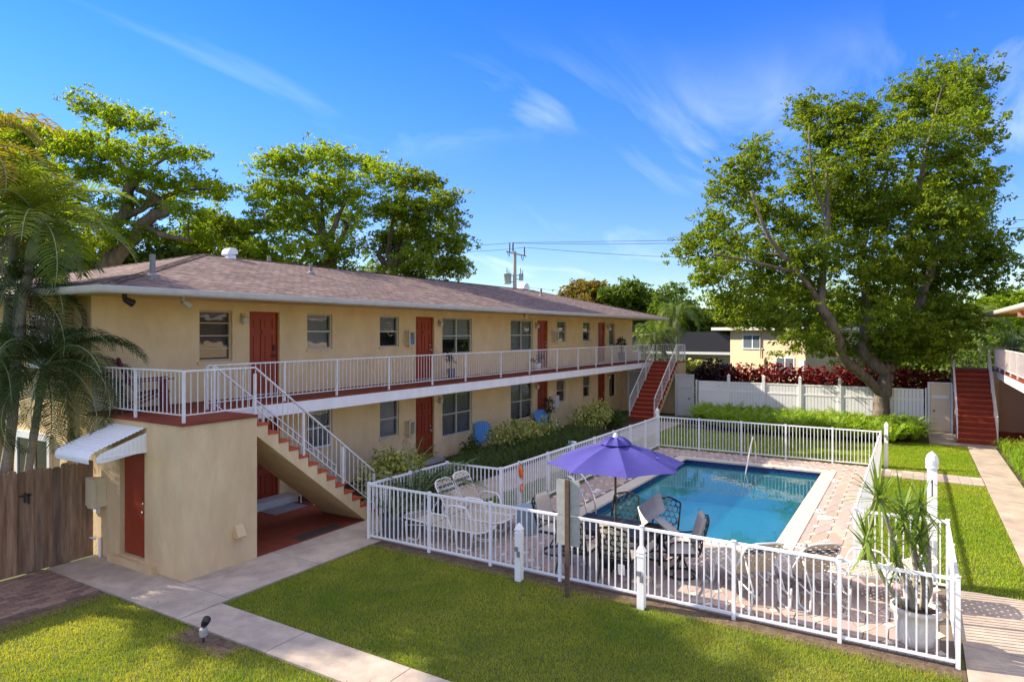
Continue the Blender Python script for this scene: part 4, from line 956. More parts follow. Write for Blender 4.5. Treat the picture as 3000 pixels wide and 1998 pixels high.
# dining chairs (facing +y in their own frame)
def dchair(label, swivel, group='cast metal dining chairs'):
    o = thing('dining_chair', label, 'chair', (0, 0, 0), group); hw = .26; zs = .40
    m = MB(); m.tube(arc([(-hw, -.24, zs), (hw, -.24, zs), (hw, .26, zs + .02), (-hw, .26, zs + .02)], 1)[:4], .016, 6, closed=True)
    for i in range(9): m.box(-hw + .02 + i * .06, -hw + .04 + i * .06, -.24, .26, zs - .004, zs + .008)
    for i in range(7): m.box(-hw, hw, -.22 + i * .075, -.205 + i * .075, zs - .006, zs + .004)
    m.build('seat', 'black', o)
    P = lambda x, u: (x, -.25 - .16 * u - .03 * math.cos(x / hw * 1.5) * u, zs + .03 + .56 * u)
    m = MB(); m.tube([P(-hw, 0), P(-hw, .5), P(-hw * .98, .93), P(-hw * .6, 1.0), P(0, 1.06), P(hw * .6, 1.0), P(hw * .98, .93), P(hw, .5), P(hw, 0)], .017, 7)
    for u0 in (.08,): m.tube([P(-hw, u0), P(0, u0), P(hw, u0)], .012, 6)
    rr_ = .056; 
    for j in range(5):                                           # rings of the lattice back
        for i in range(5 if j % 2 == 0 else 4):
            cx = (-hw + .052 + i * .104) + (0 if j % 2 == 0 else .052); cu = .19 + j * .175
            ring = [P(cx + rr_ * math.cos(t), cu + rr_ * 1.75 * math.sin(t)) for t in [2 * math.pi * q / 8 + R(22.5) for q in range(8)]]; m.tube(ring, .0085, 4, closed=True)
    m.build('back', 'black', o, True)
    for s in (-1, 1):
        m = MB(); m.tube(arc([P(s * hw, .46), (s * (hw + .03), -.15, zs + .25), (s * (hw + .03), .10, zs + .25), (s * (hw + .02), .24, zs + .20), (s * hw, .25, zs + .02)], 4), .015, 6); m.build('armrest', 'black', o, True)
    if swivel:
        m = MB(); m.tube([(.27 * math.cos(2 * math.pi * q / 20), .27 * math.sin(2 * math.pi * q / 20), .02) for q in range(20)], .016, 6, closed=True)
        for q in range(4): t = R(45) + q * math.pi / 2; m.tube(arc([(.27 * math.cos(t), .27 * math.sin(t), .03), (.13 * math.cos(t), .13 * math.sin(t), .13), (.04 * math.cos(t), .04 * math.sin(t), .30)], 4), .013, 6)
        m.lathe((0, 0, .26), [(.05, 0), (.05, .1), (.12, .13)], 12); m.build('swivel_base', 'black', o, True)
    else:
        for sx in (-1, 1):
            m = MB(); m.tube(arc([(sx * hw, .25, zs), (sx * (hw + .01), .27, .2), (sx * (hw + .03), .33, 0)], 3), .016, 6); m.build('leg', 'black', o, True)
            m = MB(); m.tube(arc([(sx * hw, -.24, zs), (sx * (hw + .01), -.28, .2), (sx * (hw + .03), -.36, 0)], 3), .016, 6); m.build('leg', 'black', o, True)
    return o
def pad(name, w, d, t, m_, label, group):
    b = MB(); nx, ny = 8, 8; top = []; bot = []
    for i in range(nx + 1):
        for j in range(ny + 1):
            u, v = i / nx * 2 - 1, j / ny * 2 - 1; e = (1 - abs(u) ** 5) * (1 - abs(v) ** 5); top.append((u * w / 2, v * d / 2, t * (.35 + .65 * e ** .6))); bot.append((u * w / 2, v * d / 2, t * .35 * (1 - e)))
    K = ny + 1; fs = [(i * K + j, (i + 1) * K + j, (i + 1) * K + j + 1, i * K + j + 1) for i in range(nx) for j in range(ny)]
    b.add(top, fs); b.add(bot, [f[::-1] for f in fs])
    rim = [(i, 0) for i in range(nx + 1)] + [(nx, j) for j in range(1, ny + 1)] + [(i, ny) for i in range(nx - 1, -1, -1)] + [(0, j) for j in range(ny - 1, 0, -1)]; n0 = len(top)
    ids = [i * K + j for i, j in rim]; b.f += [[ids[k], n0 + ids[k], n0 + ids[(k + 1) % len(ids)], ids[(k + 1) % len(ids)]] for k in range(len(ids))]; b.m += [0] * len(ids)
    o = tag(b.build(name, m_, smooth=True), label, 'cushion', group); return o
def seat_set(x, y, deg, label, swivel, cushion=None, clabel=None):
    o = dchair(label, swivel); place(o, (x, y, DZ), R(deg))
    if cushion:
        c = pad('seat_cushion', .50, .48, .09, cushion, clabel[0], 'dining chair cushions'); c.location = (x, y, DZ + .412); c.rotation_euler = (0, 0, R(deg))
        c = pad('back_cushion', .50, .60, .09, cushion, clabel[1], 'dining chair cushions'); d = Vector((math.sin(R(deg)), -math.cos(R(deg)), 0)) * .245; c.location = (x + d.x, y + d.y, DZ + .80); c.rotation_euler = (R(106 - 180 + 0) + R(180), 0, R(deg))
seat_set(10.42, 4.98, -90, 'black lattice dining chair at the table behind the street sign', False, 'cushion', ('beige seat cushion on the chair behind the street sign', 'beige back cushion on the chair behind the street sign'))
seat_set(10.40, 4.20, -88, 'black lattice dining chair right of the street sign with a white tag under the seat', False, 'cushion', ('beige seat cushion on the chair right of the street sign', 'beige back cushion on the chair right of the street sign'))
seat_set(11.86, 4.82, 92, 'black lattice dining chair without cushion by the umbrella pole', False)
seat_set(11.90, 4.05, 84, 'black lattice dining chair at the pool side behind the loose cushions', True)
seat_set(11.16, 5.80, 176, 'black swivel dining chair at the shaded head of the table', True, 'cushion', ('beige seat cushion on the swivel chair at the shaded table end', 'beige back cushion on the swivel chair at the shaded table end'))
seat_set(11.22, 3.42, 28, 'black swivel dining chair pulled back at the sunny end of the table', True, 'greycushion', ('grey beige seat cushion on the swivel chair at the sunny end', 'grey beige back cushion on the swivel chair at the sunny end'))
c = pad('loose_cushion', .52, .56, .10, 'cushion', 'pale loose cushion leaning on the far corner of the patio table', 'loose cushions'); c.location = (11.62, 4.08, DZ + .93); c.rotation_euler = (R(28), R(-38), R(-78))
c = pad('loose_cushion', .50, .52, .10, 'cushion', 'pale loose cushion propped behind the other at the pool side chair', 'loose cushions'); c.location = (11.80, 4.10, DZ + .86); c.rotation_euler = (R(10), R(-62), R(-85))
c = pad('loose_cushion', .50, .50, .10, 'greycushion', 'shaded loose cushion drooping over the sunny end of the table', 'loose cushions'); c.location = (11.25, 3.70, DZ + .74); c.rotation_euler = (R(35), R(12), R(10))
m = MB(); m.quad((10.14, 4.02, .24), (10.14, 4.14, .24), (10.12, 4.14, .42), (10.12, 4.02, .42)); m.quad((10.141, 4.02, .24), (10.121, 4.02, .42), (10.121, 4.14, .42), (10.141, 4.14, .24)); tag(m.build('hang_tag', 'white', origin=(10.13, 4.08, .33)), 'small white paper tag hanging under a dining chair', 'tag')
m = MB(); m.box(11.72, 12.05, 6.72, 7.02, DZ, .55); m.box(11.70, 12.07, 6.70, 7.04, .55, .60); tag(m.build('waste_bin', 'binblue', origin=(11.9, 6.87, DZ)), 'square blue grey bin beside the strap loungers', 'bin')
# street sign seen from behind
sg = thing('street_sign', 'back of two stacked metal sign plates on a rusty post before the fence', 'sign', (9.40, 4.69, 0))
m = MB(); m.prism([(9.36, 4.655, 0), (9.40, 4.655, 0), (9.40, 4.665, 0), (9.372, 4.672, 0), (9.372, 4.708, 0), (9.40, 4.715, 0), (9.40, 4.725, 0), (9.36, 4.725, 0)], (0, 0, 1.87)); m.build('post', 'rust', sg)
def plate(z0, z1, w, x):
    m = MB(); r_ = .04; pts = []
    for (cy, cz, a0) in ((4.69 + w - r_, z1 - r_, 0), (4.69 - w + r_, z1 - r_, 90), (4.69 - w + r_, z0 + r_, 180), (4.69 + w - r_, z0 + r_, 270)):
        for k in range(5): a = R(a0 + k * 22.5); pts.append((x, cy + r_ * math.cos(a), cz + r_ * math.sin(a)))
    m.prism(pts, (.004, 0, 0)); m.build('sign_plate', 'galv', sg)
plate(1.30, 1.865, .205, 9.405); plate(.82, 1.295, .205, 9.41)
# garden spotlight
sp = thing('garden_spotlight', 'small black spotlight on a grey box beside the concrete path', 'spotlight', (5.46, 8.22, 0))
m = MB(); m.tube([(5.46, 8.22, -.02), (5.46, 8.22, .12)], .012, 6); m.build('stake', 'black', sp); m = MB(); m.lathe((5.46, 8.22, .09), [(.05, 0), (.055, .02), (.055, .1), (.03, .12)], 10); m.build('junction_box', 'galv', sp)
m = MB(); m.lathe((0, 0, 0), [(.035, 0), (.05, .05), (.055, .13), (.05, .14)], 12); mm = Matrix.Rotation(R(35), 3, 'X'); m.v = [tuple(mm @ Vector(v) + Vector((5.46, 8.22, .23))) for v in m.v]; m.build('lamp_head', 'black', sp, True)
# pole things hung on the fence
bu = thing('rescue_float', 'orange float on a black rope hanging on the picket fence', 'float', (13.36, 7.9, .8)); m = MB(); m.tube([(13.33, 7.90, 1.10), (13.34, 7.90, 1.0), (13.36, 7.90, .95), (13.40, 7.90, .82), (13.41, 7.90, .78)], [.02, .035, .05, .055, .03], 10); m.build('float', 'orange', bu, True)
m = MB(); m.tube(arc([(13.33, 7.92, 1.15), (13.30, 7.88, 1.13), (13.42, 7.88, 1.0), (13.46, 7.89, .85), (13.40, 7.88, .74)], 5), .008, 5); m.build('rope', 'black', bu)
m = MB(); m.tube([(13.42 + .055 * math.cos(2 * math.pi * k / 14), 7.905, .54 + .085 * math.sin(2 * math.pi * k / 14)) for k in range(14)], .016, 6, closed=True); tag(m.build('hose_ring', 'orange', smooth=True, origin=(13.42, 7.905, .54)), 'small orange ring hanging below the orange float', 'ring')
hr = thing('hose_reel', 'green coiled garden hose hung over the left pool fence', 'hose', (16.5, 8.05, .9)); m = MB()
for k in range(5): m.tube([(16.52 + (.20 + .012 * k) * math.cos(2 * math.pi * j / 18), 8.03 + .03 * k, .92 + (.22 + .012 * k) * math.sin(2 * math.pi * j / 18)) for j in range(18)], .014, 6, closed=True)
m.build('coil', 'hosegreen', hr, True); m = MB(); m.box(16.47, 16.57, 8.0, 8.2, 1.12, 1.18); m.build('hanger', 'white', hr)
lt = thing('lattice_panel', 'low dark metal grid panel standing outside the left pool fence', 'panel', (18.5, 8.3, 0)); m = MB()
for k in range(6): m.box(16.7, 20.6, 8.28, 8.295, .35 + .13 * k, .365 + .13 * k)
x = 16.7
while x < 20.7: m.box(x, x + .014, 8.296, 8.31, 0, 1.02); x += .14
m.build('grid', 'black', lt)
# adirondack chairs
def adirondack(label, m_, loc, deg, group):
    o = thing('garden_chair', label, 'chair', (0, 0, 0), group); n = 7
    for i in range(n):
        u = (i - 3) / 3; h = .92 - .12 * u * u; m = MB(); x = u * .235
        a, b_ = Vector((x * .85, -.20, .33)), Vector((x * 1.12, -.50, .33 + h * .74)); m.beam(a, b_, .072, .018, up=(0, 1, 0)); m.lathe((b_.x, b_.y, b_.z - .01), [(.036, -.0), (.03, .02), (.005, .036)], 8); m.build('back_slat', m_, o)
    m = MB()
    for i in range(6): y = .30 - i * .095; m.box(-.27, .27, y - .042, y + .042, .37 - i * .012 - .018 * (i > 4), .39 - i * .012)
    m.build('seat', m_, o)
    for s in (-1, 1):
        m = MB(); m.prism([(s * .40, -.42, .55), (s * .40, .38, .60), (s * .33, .42, .60), (s * .26, .36, .60), (s * .29, -.42, .55)], (0, 0, .022)); m.build('armrest', m_, o)
        m = MB(); m.beam((s * .30, .30, 0), (s * .31, .26, .60), .09, .028, up=(1, 0, 0)); m.build('leg', m_, o); m = MB(); m.beam((s * .27, .34, .36), (s * .27, -.52, .015), .11, .028); m.build('leg', m_, o)
    m = MB(); m.box(-.3, .3, -.37, -.345, .52, .60); m.build('cross_bar', m_, o)
    place(o, loc, R(deg)); return o
adirondack('bright blue garden chair against the wall between the two lower double windows', 'bluechair', (19.2, 12.85, .013), 132, 'blue garden chairs')
adirondack('bright blue garden chair half hidden behind a shrub beside the lower red door', 'bluechair', (23.5, 12.7, .013), 150, 'blue garden chairs')
adirondack('dark maroon garden chair in the corner of the upper landing', 'redchair', (7.4, 12.95, ZF), 248, 'maroon garden chair')
pc = thing('patio_chair', 'pale mesh chair tucked behind the foot of the left stairs', 'chair', (11.35, 12.6, .013)); m = MB()
m.box(11.1, 11.6, 12.35, 12.85, .42, .45); m.build('seat', 'white', pc); m = MB(); m.beam((11.35, 12.85, .45), (11.35, 12.98, .92), .46, .02, up=(0, 1, 0)); m.build('back', 'white', pc)
for x in (11.12, 11.58):
    for y in (12.37, 12.83): m = MB(); m.tube([(x, y, .013), (x, y, .42)], .015, 6); m.build('leg', 'white', pc)
# mats and drain
m = MB(); m.box(10.05, 11.0, 12.45, 13.0, .033, .045); tag(m.build('door_mat', 'mat', origin=(10.5, 12.7, .033)), 'patterned grey door mat before the red door under the stairs', 'mat')
m = MB(); m.box(9.1, 10.2, 10.50, 10.78, .0325, .039); struct(m.build('gravel_patch', 'gravel'))
m = MB(); m.box(16.3, 17.1, 12.75, 13.3, ZF + .002, ZF + .015); tag(m.build('door_mat', 'mat', origin=(16.7, 13, ZF)), 'dark door mat on the balcony before door 6', 'mat')
m = MB(); m.box(15.70, 15.88, 13.28, 13.42, 3.85, 4.0); m.lathe((15.79, 13.35, 4.0), [(.06, 0), (.05, .12), (.02, .16)], 8); tag(m.build('folded_bag', 'bluechair', origin=(15.8, 13.35, 3.85)), 'blue bag inside the cream paper box beside door 6', 'bag')
# wooden fence with dog-eared boards
wf = thing('wooden_fence', 'weathered brown wooden privacy fence at the left edge', 'fence', (4.5, 13.2, 0))
g = random.Random(11); x = 6.50; i = 0
while x > -2.2:
    w = .135 + g.uniform(-.004, .006); h = 1.80 + g.uniform(-.02, .03); m = MB(); y = 13.18 + g.uniform(-.006, .006)
    m.prism([(x, y, .02), (x - w, y, .02), (x - w, y, h - .03), (x - w + .025, y, h), (x - .025, y, h), (x, y, h - .03)], (0, .018, 0)); k = g.uniform(.75, 1.2); r_ = g.uniform(.95, 1.2)
    m.build('board', 'wood', wf, tone=[(k * r_, k, k * .97 / r_, 1)] * 8); x -= w + .004; i += 1
m = MB()
for z in (.3, .95, 1.55): m.box(-2.2, 6.5, 13.205, 13.245, z, z + .085)
m.build('rail', 'wood', wf, tone=[(1, 1, 1, 1)] * 18)
m = MB(); m.box(5.36, 5.40, 13.165, 13.175, 1.25, 1.42); m.box(5.28, 5.48, 13.163, 13.174, 1.36, 1.385); m.box(5.42, 5.45, 13.163, 13.176, 1.22, 1.40); m.build('latch', 'black', wf)
# pots on the balcony
def balcony_pot(x, y, r_, h, m_, label, seed, n, lh, lm='crotonleaf', z=ZF):
    o = thing('potted_plant', label, 'plant', (x, y, z)); m = MB(); m.lathe((x, y, z), [(r_ * .75, 0), (r_, h), (r_ * .9, h), (r_ * .85, h * .9)], 16); m.build('pot', m_, o, True)
    q = np.random.default_rng(seed); st = MB(); P = []
    for k in range(n):
        a = q.uniform(0, 6.28); t = Vector((x + r_ * 1.5 * math.cos(a) * q.uniform(.2, 1), y + r_ * 1.5 * math.sin(a) * q.uniform(.2, 1), z + h + lh * q.uniform(.5, 1))); st.tube([(x, y, z + h * .9), ((x + t.x) / 2, (y + t.y) / 2, z + h + lh * .4), tuple(t)], .008, 5)
        for _ in range(9): P.append([t.x + q.normal() * .05, t.y + q.normal() * .05, t.z + q.normal() * .05])
    st.build('stem', 'bark', o); leafmesh('foliage', P, q.normal(size=(len(P), 3)) + [0, 0, .6], q.uniform(.08, .16, len(P)), LM[lm], q.random(len(P)), o)
LM = {'crotonleaf': leafmat('croton_leaf', (.10, .16, .03), (.60, .60, .20), .3), 'darkleaf': leafmat('dark_leaf', (.02, .035, .012), (.05, .08, .025), .25)}
balcony_pot(17.42, 12.95, .15, .34, 'greypot', 'slim plant in a dark grey pot beside door 6', 1, 6, .45, 'darkleaf')
balcony_pot(23.4, 13.05, .17, .26, 'whiteconc', 'small plant in a white pot beside door 7', 2, 7, .28, 'darkleaf')
balcony_pot(32.1, 12.9, .22, .5, 'greypot', 'tall leafy dark plant on the balcony beside door 8', 3, 16, .75, 'darkleaf')
balcony_pot(24.05, 12.9, .18, .3, 'greypot', 'dark potted plant standing by the lower door behind a shrub', 4, 14, 1.15, 'darkleaf', .013)
m = MB(); m.box(34.3, 34.6, 12.8, 13.2, ZF + .002, 3.15); tag(m.build('storage_bin', 'white', origin=(34.4, 13, ZF)), 'white box at the far end of the balcony', 'box')
# ================================================================ lawns (grass blades)
gr = np.random.default_rng(21)
def lawn(name, rects, dens, h, w, label, m_, excl=()):
    P = []
    for (x0, x1, y0, y1) in rects:
        n = int((x1 - x0) * (y1 - y0) * dens); P.append(np.column_stack([gr.uniform(x0, x1, n), gr.uniform(y0, y1, n)]))
    P = np.vstack(P); P = P + gr.normal(0, .028, P.shape)
    for (x0, x1, y0, y1) in excl: P = P[~((P[:, 0] > x0) & (P[:, 0] < x1) & (P[:, 1] > y0) & (P[:, 1] < y1))]
    n = len(P); a = gr.uniform(0, 2 * np.pi, n)
    patch = .5 + .5 * np.sin(P[:, 0] * 1.3 + 1.2 * np.sin(P[:, 1] * 1.1)) * np.sin(P[:, 1] * 1.7 + P[:, 0] * .6)
    H = h * gr.uniform(.55, 1.25, n) * (.85 + .3 * patch); lean = gr.normal(0, .45, (n, 2)) * H[:, None]
    V = np.empty((n, 3, 3)); dx = np.cos(a) * w; dy = np.sin(a) * w
    V[:, 0] = np.column_stack([P[:, 0] - dx, P[:, 1] - dy, np.full(n, -.004)]); V[:, 1] = np.column_stack([P[:, 0] + dx, P[:, 1] + dy, np.full(n, -.004)]); V[:, 2] = np.column_stack([P[:, 0] + lean[:, 0], P[:, 1] + lean[:, 1], H])
    me = bpy.data.meshes.new(name); me.vertices.add(n * 3); me.vertices.foreach_set('co', V.reshape(-1)); me.loops.add(n * 3); me.loops.foreach_set('vertex_index', np.arange(n * 3, dtype=np.int32)); me.polygons.add(n); me.polygons.foreach_set('loop_start', np.arange(0, n * 3, 3, dtype=np.int32))
    me.materials.append(m_); at_ = me.attributes.new('tint', 'FLOAT', 'POINT'); p2_ = .5 + .5 * np.sin(P[:, 0] * 3.9 + 2 * np.sin(P[:, 1] * 2.7)) * np.sin(P[:, 1] * 4.3 + 1.5 * np.sin(P[:, 0] * 3.1)); tint = np.clip(.05 + .5 * (1 - patch) + .35 * p2_ + gr.normal(0, .26, n), 0, 1); at_.data.foreach_set('value', np.repeat(tint, 3)); me.update(calc_edges=True)
    o = bpy.data.objects.new(name, me); COL.objects.link(o); return stuff(o, label, 'grass')
LM['grass'] = leafmat('grass_blade', (.16, .28, .03), (.50, .50, .07), .5, (1.25, 1.15, .4)); LM['grassgreen'] = leafmat('grass_blade_green', (.21, .37, .014), (.44, .52, .04), .48, (1.2, 1.15, .4))
lawn('lawn', [(6.38, 9.70, -.50, 9.12), (2.6, 5.66, 2.6, 11.1)], 3800, .042, .0045, 'mown green lawn in front of the pool fence', LM['grass'], [(5.38, 5.66, 7.7, 8.7), (2.6, 4.2, 10.95, 11.2), (9.50, 9.62, 3.4, 3.7), (9.5, 9.62, 5.6, 5.85)])
lawn('lawn', [(13.0, 22.02, -1.66, .78), (23.5, 29.3, -1.62, 9.1), (23.23, 23.5, -1.62, .8), (12.98, 30, 8.0, 9.12)], 1500, .045, .0075, 'bright green lawn beyond and beside the pool fence', LM['grassgreen'], [(28.6, 29.3, 1, 9.1), (29.3, 29.4, -1.7, .2)])
LM['drygrass'] = leafmat('dry_grass_blade', (.30, .25, .10), (.55, .47, .24), .3, (1.1, 1, .7))
_dry = gr.uniform(0, 1, (46, 2)) * [6.5, 9.6] + [3.1, -.4]; _rects = [(x - r_, x + r_, y - r_, y + r_) for (x, y), r_ in zip(_dry, gr.uniform(.12, .42, 46)) if not (5.2 < x < 6.9)]
lawn('dry_lawn', _rects, 420, .034, .0045, 'thin straw coloured patches in the near lawn', LM['drygrass'], [(9.6, 12, -1, 10), (5.3, 6.42, 2, 11), (2, 5.6, 10.6, 12)])
# litter: fallen leaves and pebbles near the fence line and path edge
P = np.column_stack([gr.uniform(9.5, 9.95, 260), gr.uniform(-.5, 9.4, 260), np.full(260, .016)]); P2 = np.column_stack([gr.uniform(5.35, 5.66, 200), gr.uniform(5, 11, 200), np.full(200, .012)]); P3 = np.column_stack([gr.uniform(3, 9.3, 70), gr.uniform(-.3, 11, 70), np.full(70, .05)])
P = np.vstack([P, P2, P3]); o = leafmesh('leaf_litter', P, gr.normal(size=(len(P), 3)) * .25 + [0, 0, 1], gr.uniform(.02, .05, len(P)), leafmat('litter', (.10, .06, .03), (.30, .21, .11), .05), gr.random(len(P))); stuff(o, 'dry leaf litter along the fence and the path edge', 'leaf litter')
# ================================================================ plant builders
def foliage_cloud(lobes, n, g, shell=.33):
    P = []; tot = sum(r ** 2 for _, r, _ in lobes)
    for c, r, fl in lobes:
        k = int(n * r * r / tot) + 1; d = g.normal(size=(k, 3)); d /= np.linalg.norm(d, axis=1, keepdims=True)
        u = g.random(k) ** shell; P.append(np.asarray(c) + d * (r * u)[:, None] * np.array([1, 1, fl]))
    return np.vstack(P)
def tree(name, label, limbs, lobes, nclump, nleaf, ls, lm, seed, group=None, sig=.40, bark='bark', flatten=.55, base=None):
    g = np.random.default_rng(seed); b0 = limbs[0][0][0] if base is None else base
    o = thing(name, label, 'tree', (b0[0], b0[1], 0), group)
    tm = MB(); N = []; NR = []
    for lim in limbs:
        pts = [Vector(p) for p, _ in lim]; rs = [r for _, r in lim]; pp = arc(pts, 5); k = len(pp); rr = []
        for i in range(k):
            t = i / 5; j = min(int(t), len(rs) - 2); rr.append(rs[j] + (rs[j + 1] - rs[j]) * min(1, t - j))
        pp = [p + Vector(g.normal(0, .25, 3) * min(.12, rr[i] * .6)) * (0 if i in (0,) else 1) for i, p in enumerate(pp)]
        tm.tube(pp, rr, 9 if rr[0] > .12 else 6)
        for i, p in enumerate(pp):
            if i > k * .3 or lim is not limbs[0]: N.append(tuple(p)); NR.append(rr[i])
    T = foliage_cloud(lobes, nclump, g); N = np.array(N); NR = list(NR)
    D = np.array([np.min(np.linalg.norm(N - t, axis=1)) for t in T]); T = T[np.argsort(D)]
    bm_ = tm
    for t in T:
        dd = np.linalg.norm(N - t, axis=1) + np.maximum(0, N[:, 2] - t[2]) * .7; i = int(np.argmin(dd)); s = N[i]; L = float(np.linalg.norm(s - t))
        r0_ = min(NR[i] * .62, .018 + .016 * L); m1 = s + (t - s) * .4 + g.normal(0, .07, 3) * L + [0, 0, -.04 * L]; m2 = s + (t - s) * .75 + g.normal(0, .05, 3) * L + [0, 0, .03 * L]
        bm_.tube([tuple(s), tuple(m1), tuple(m2), tuple(t)], [r0_, r0_ * .75, r0_ * .5, .006], 4, caps=False)
        N = np.vstack([N, m1, m2, t]); NR += [r0_ * .75, r0_ * .5, .02]
    tm.build('trunk', bark, o, True)
    k = len(T); ns = 6; per = max(3, nleaf // ns); cs0 = g.uniform(.6, 1.35, k)
    SC = np.repeat(T, ns, 0) + np.clip(g.normal(size=(k * ns, 3)), -1.8, 1.8) * np.array([sig, sig, sig * flatten]) * np.repeat(cs0, ns)[:, None]      # sprays of leaves on the twigs
    C = np.repeat(SC, per, 0); nleaf = ns * per; cs = np.repeat(g.uniform(.6, 1.4, k * ns), per); ss = .105 * (ls / .125) ** .5
    P = C + np.clip(g.normal(size=C.shape), -1.7, 1.7) * np.array([ss, ss, ss * .6]) * cs[:, None]
    nrm = g.normal(size=P.shape) * .55 + np.repeat(g.normal(size=(k * ns, 3)) * .45, per, 0) + [0, 0, .55]; ct = np.repeat(np.clip(np.repeat(g.random(k), ns) * .6 + g.random(k * ns) * .5, 0, 1), per)
    leafmesh('crown', P, nrm, ls * np.clip(np.exp(g.normal(0, .32, len(P))), .5, 1.9), LM[lm], np.clip(ct * .6 + g.random(len(P)) * .45 - .05, 0, 1), o, asp=.5)
    return o
LM['shade'] = leafmat('shade_tree_leaf', (.095, .175, .018), (.25, .32, .024), .55); LM['sunny'] = leafmat('spreading_tree_leaf', (.105, .22, .018), (.29, .39, .028), .6, (1.5, 1.3, .35)); LM['farleaf'] = leafmat('background_leaf', (.07, .14, .02), (.16, .23, .03), .42); LM['yellowleaf'] = leafmat('golden_leaf', (.14, .13, .02), (.26, .18, .04), .4); LM['deepleaf'] = leafmat('deep_green_leaf', (.035, .075, .014), (.08, .125, .02), .38)
LM['palm'] = leafmat('palm_leaf', (.09, .17, .02), (.24, .28, .035), .55); LM['palmdark'] = leafmat('palm_leaf_dark', (.028, .058, .014), (.085, .12, .03), .30, (1.1, 1.1, .5)); LM['palmfar'] = leafmat('palm_leaf_far', (.05, .105, .014), (.15, .20, .025), .45); LM['palmyellow'] = leafmat('palm_leaf_yellow', (.20, .19, .02), (.34, .26, .03), .4)
LM['redleaf'] = leafmat('copper_leaf', (.08, .014, .014), (.30, .035, .028), .28, (1.3, .7, .6)); LM['purpleleaf'] = leafmat('purple_leaf', (.016, .006, .010), (.055, .016, .022), .2, (1.2, .7, .8)); LM['fern'] = leafmat('fern_leaf', (.13, .28, .02), (.38, .50, .05), .38, (1.2, 1.15, .4)); LM['lirio'] = leafmat('grassy_leaf', (.04, .085, .02), (.13, .17, .045), .3); LM['croton'] = LM['crotonleaf']; LM['spiky'] = leafmat('spiky_leaf', (.11, .22, .03), (.28, .36, .06), .4, (1.2, 1.15, .4))
def lobes_at(items, d, g, dep=1.0, fl=.8):
    """items: (photo x, y, radius px); each lobe gets its own depth around d"""
    out = []
    for x, y, r in items: dd = d + g.uniform(-1, 1) * dep; out.append((at(x, y, dd), r / 1933 * dd, fl))
    return out
# ================================================================ trees
g = np.random.default_rng(4); q = lambda zx, zy, r: (1900 + zx / 1.3064, 100 + zy / 1.3064, r / 1.3064)
items = [q(*t) for t in [(1130, 180, 105), (1230, 200, 90), (1050, 330, 130), (1200, 400, 115), (680, 330, 105), (810, 310, 80), (590, 290, 60), (930, 430, 130), (1100, 560, 140), (1245, 560, 85), (1240, 680, 85), (400, 510, 95), (310, 590, 85), (440, 650, 95), (620, 540, 105), (760, 540, 100), (250, 740, 80), (180, 840, 70), (230, 930, 65), (350, 800, 85), (560, 760, 100), (740, 720, 110), (900, 690, 120), (1080, 780, 130), (1230, 810, 105), (1330, 830, 75), (1290, 920, 75), (430, 960, 95), (580, 950, 100), (480, 1070, 90), (350, 1060, 55), (640, 1110, 80), (770, 1040, 95), (900, 960, 115), (910, 1100, 95), (1050, 1000, 120), (1160, 1080, 95), (1070, 1190, 75), (950, 1200, 70), (330, 1000, 60), (850, 1190, 70), (720, 1180, 60), (1130, 1180, 85), (1000, 1150, 90), (300, 900, 70), (640, 860, 100), (820, 860, 110), (980, 880, 110), (1130, 900, 110), (480, 860, 80), (700, 630, 95), (1160, 680, 110), (990, 660, 110), (730, 420, 85), (530, 1170, 45), (660, 1180, 50), (1180, 290, 80), (850, 620, 90), (980, 230, 60)]]
lob = lobes_at(items, 28.5, g, 2.6, .85)
A = lambda x, y, d=28.5: at(x, y, d)
big_limbs = [[((32.45, 1.30, -.05), .46), (tuple(A(2580, 1215)), .33), (tuple(A(2588, 1150)), .30), (tuple(A(2600, 1085)), .28)],
    [(tuple(A(2590, 1160)), .22), (tuple(A(2530, 1100, 28.2)), .21), (tuple(A(2468, 1050, 28)), .20), (tuple(A(2455, 1000, 27.8)), .20), (tuple(A(2436, 950, 27.4)), .21), (tuple(A(2405, 890, 27.3)), .19), (tuple(A(2412, 800, 27.5)), .15), (tuple(A(2425, 640, 27.8)), .11), (tuple(A(2422, 480, 28)), .06)],
    [(tuple(A(2598, 1095)), .28), (tuple(A(2550, 1050, 28.8)), .27), (tuple(A(2528, 1020, 29)), .25), (tuple(A(2545, 900, 29.2)), .2), (tuple(A(2525, 800, 29.3)), .16), (tuple(A(2540, 660, 29.3)), .12), (tuple(A(2600, 500, 29)), .08)],
    [(tuple(A(2602, 1085)), .26), (tuple(A(2620, 1045, 28.8)), .25), (tuple(A(2690, 900, 29.2)), .2), (tuple(A(2735, 740, 29.5)), .16), (tuple(A(2690, 600, 29)), .12), (tuple(A(2720, 420, 29)), .08), (tuple(A(2760, 260, 29)), .04)],
    [(tuple(A(2405, 890, 27.3)), .14), (tuple(A(2340, 800, 26.8)), .11), (tuple(A(2255, 700, 26.6)), .08), (tuple(A(2200, 560, 26.8)), .05)],
    [(tuple(A(2340, 800, 26.8)), .08), (tuple(A(2220, 770, 26.4)), .06), (tuple(A(2090, 745, 26.2)), .04)],
    [(tuple(A(2735, 740, 29.5)), .12), (tuple(A(2820, 680, 29.8)), .09), (tuple(A(2900, 700, 29.8)), .05)],
    [(tuple(A(2425, 640, 27.8)), .07), (tuple(A(2380, 520, 28)), .05), (tuple(A(2370, 380, 28)), .03)]]
tree('shade_tree', 'tall broad shade tree with forked grey trunk by the white fence', big_limbs, lob, 1450, 120, .135, 'shade', 101, sig=.36, flatten=.68)
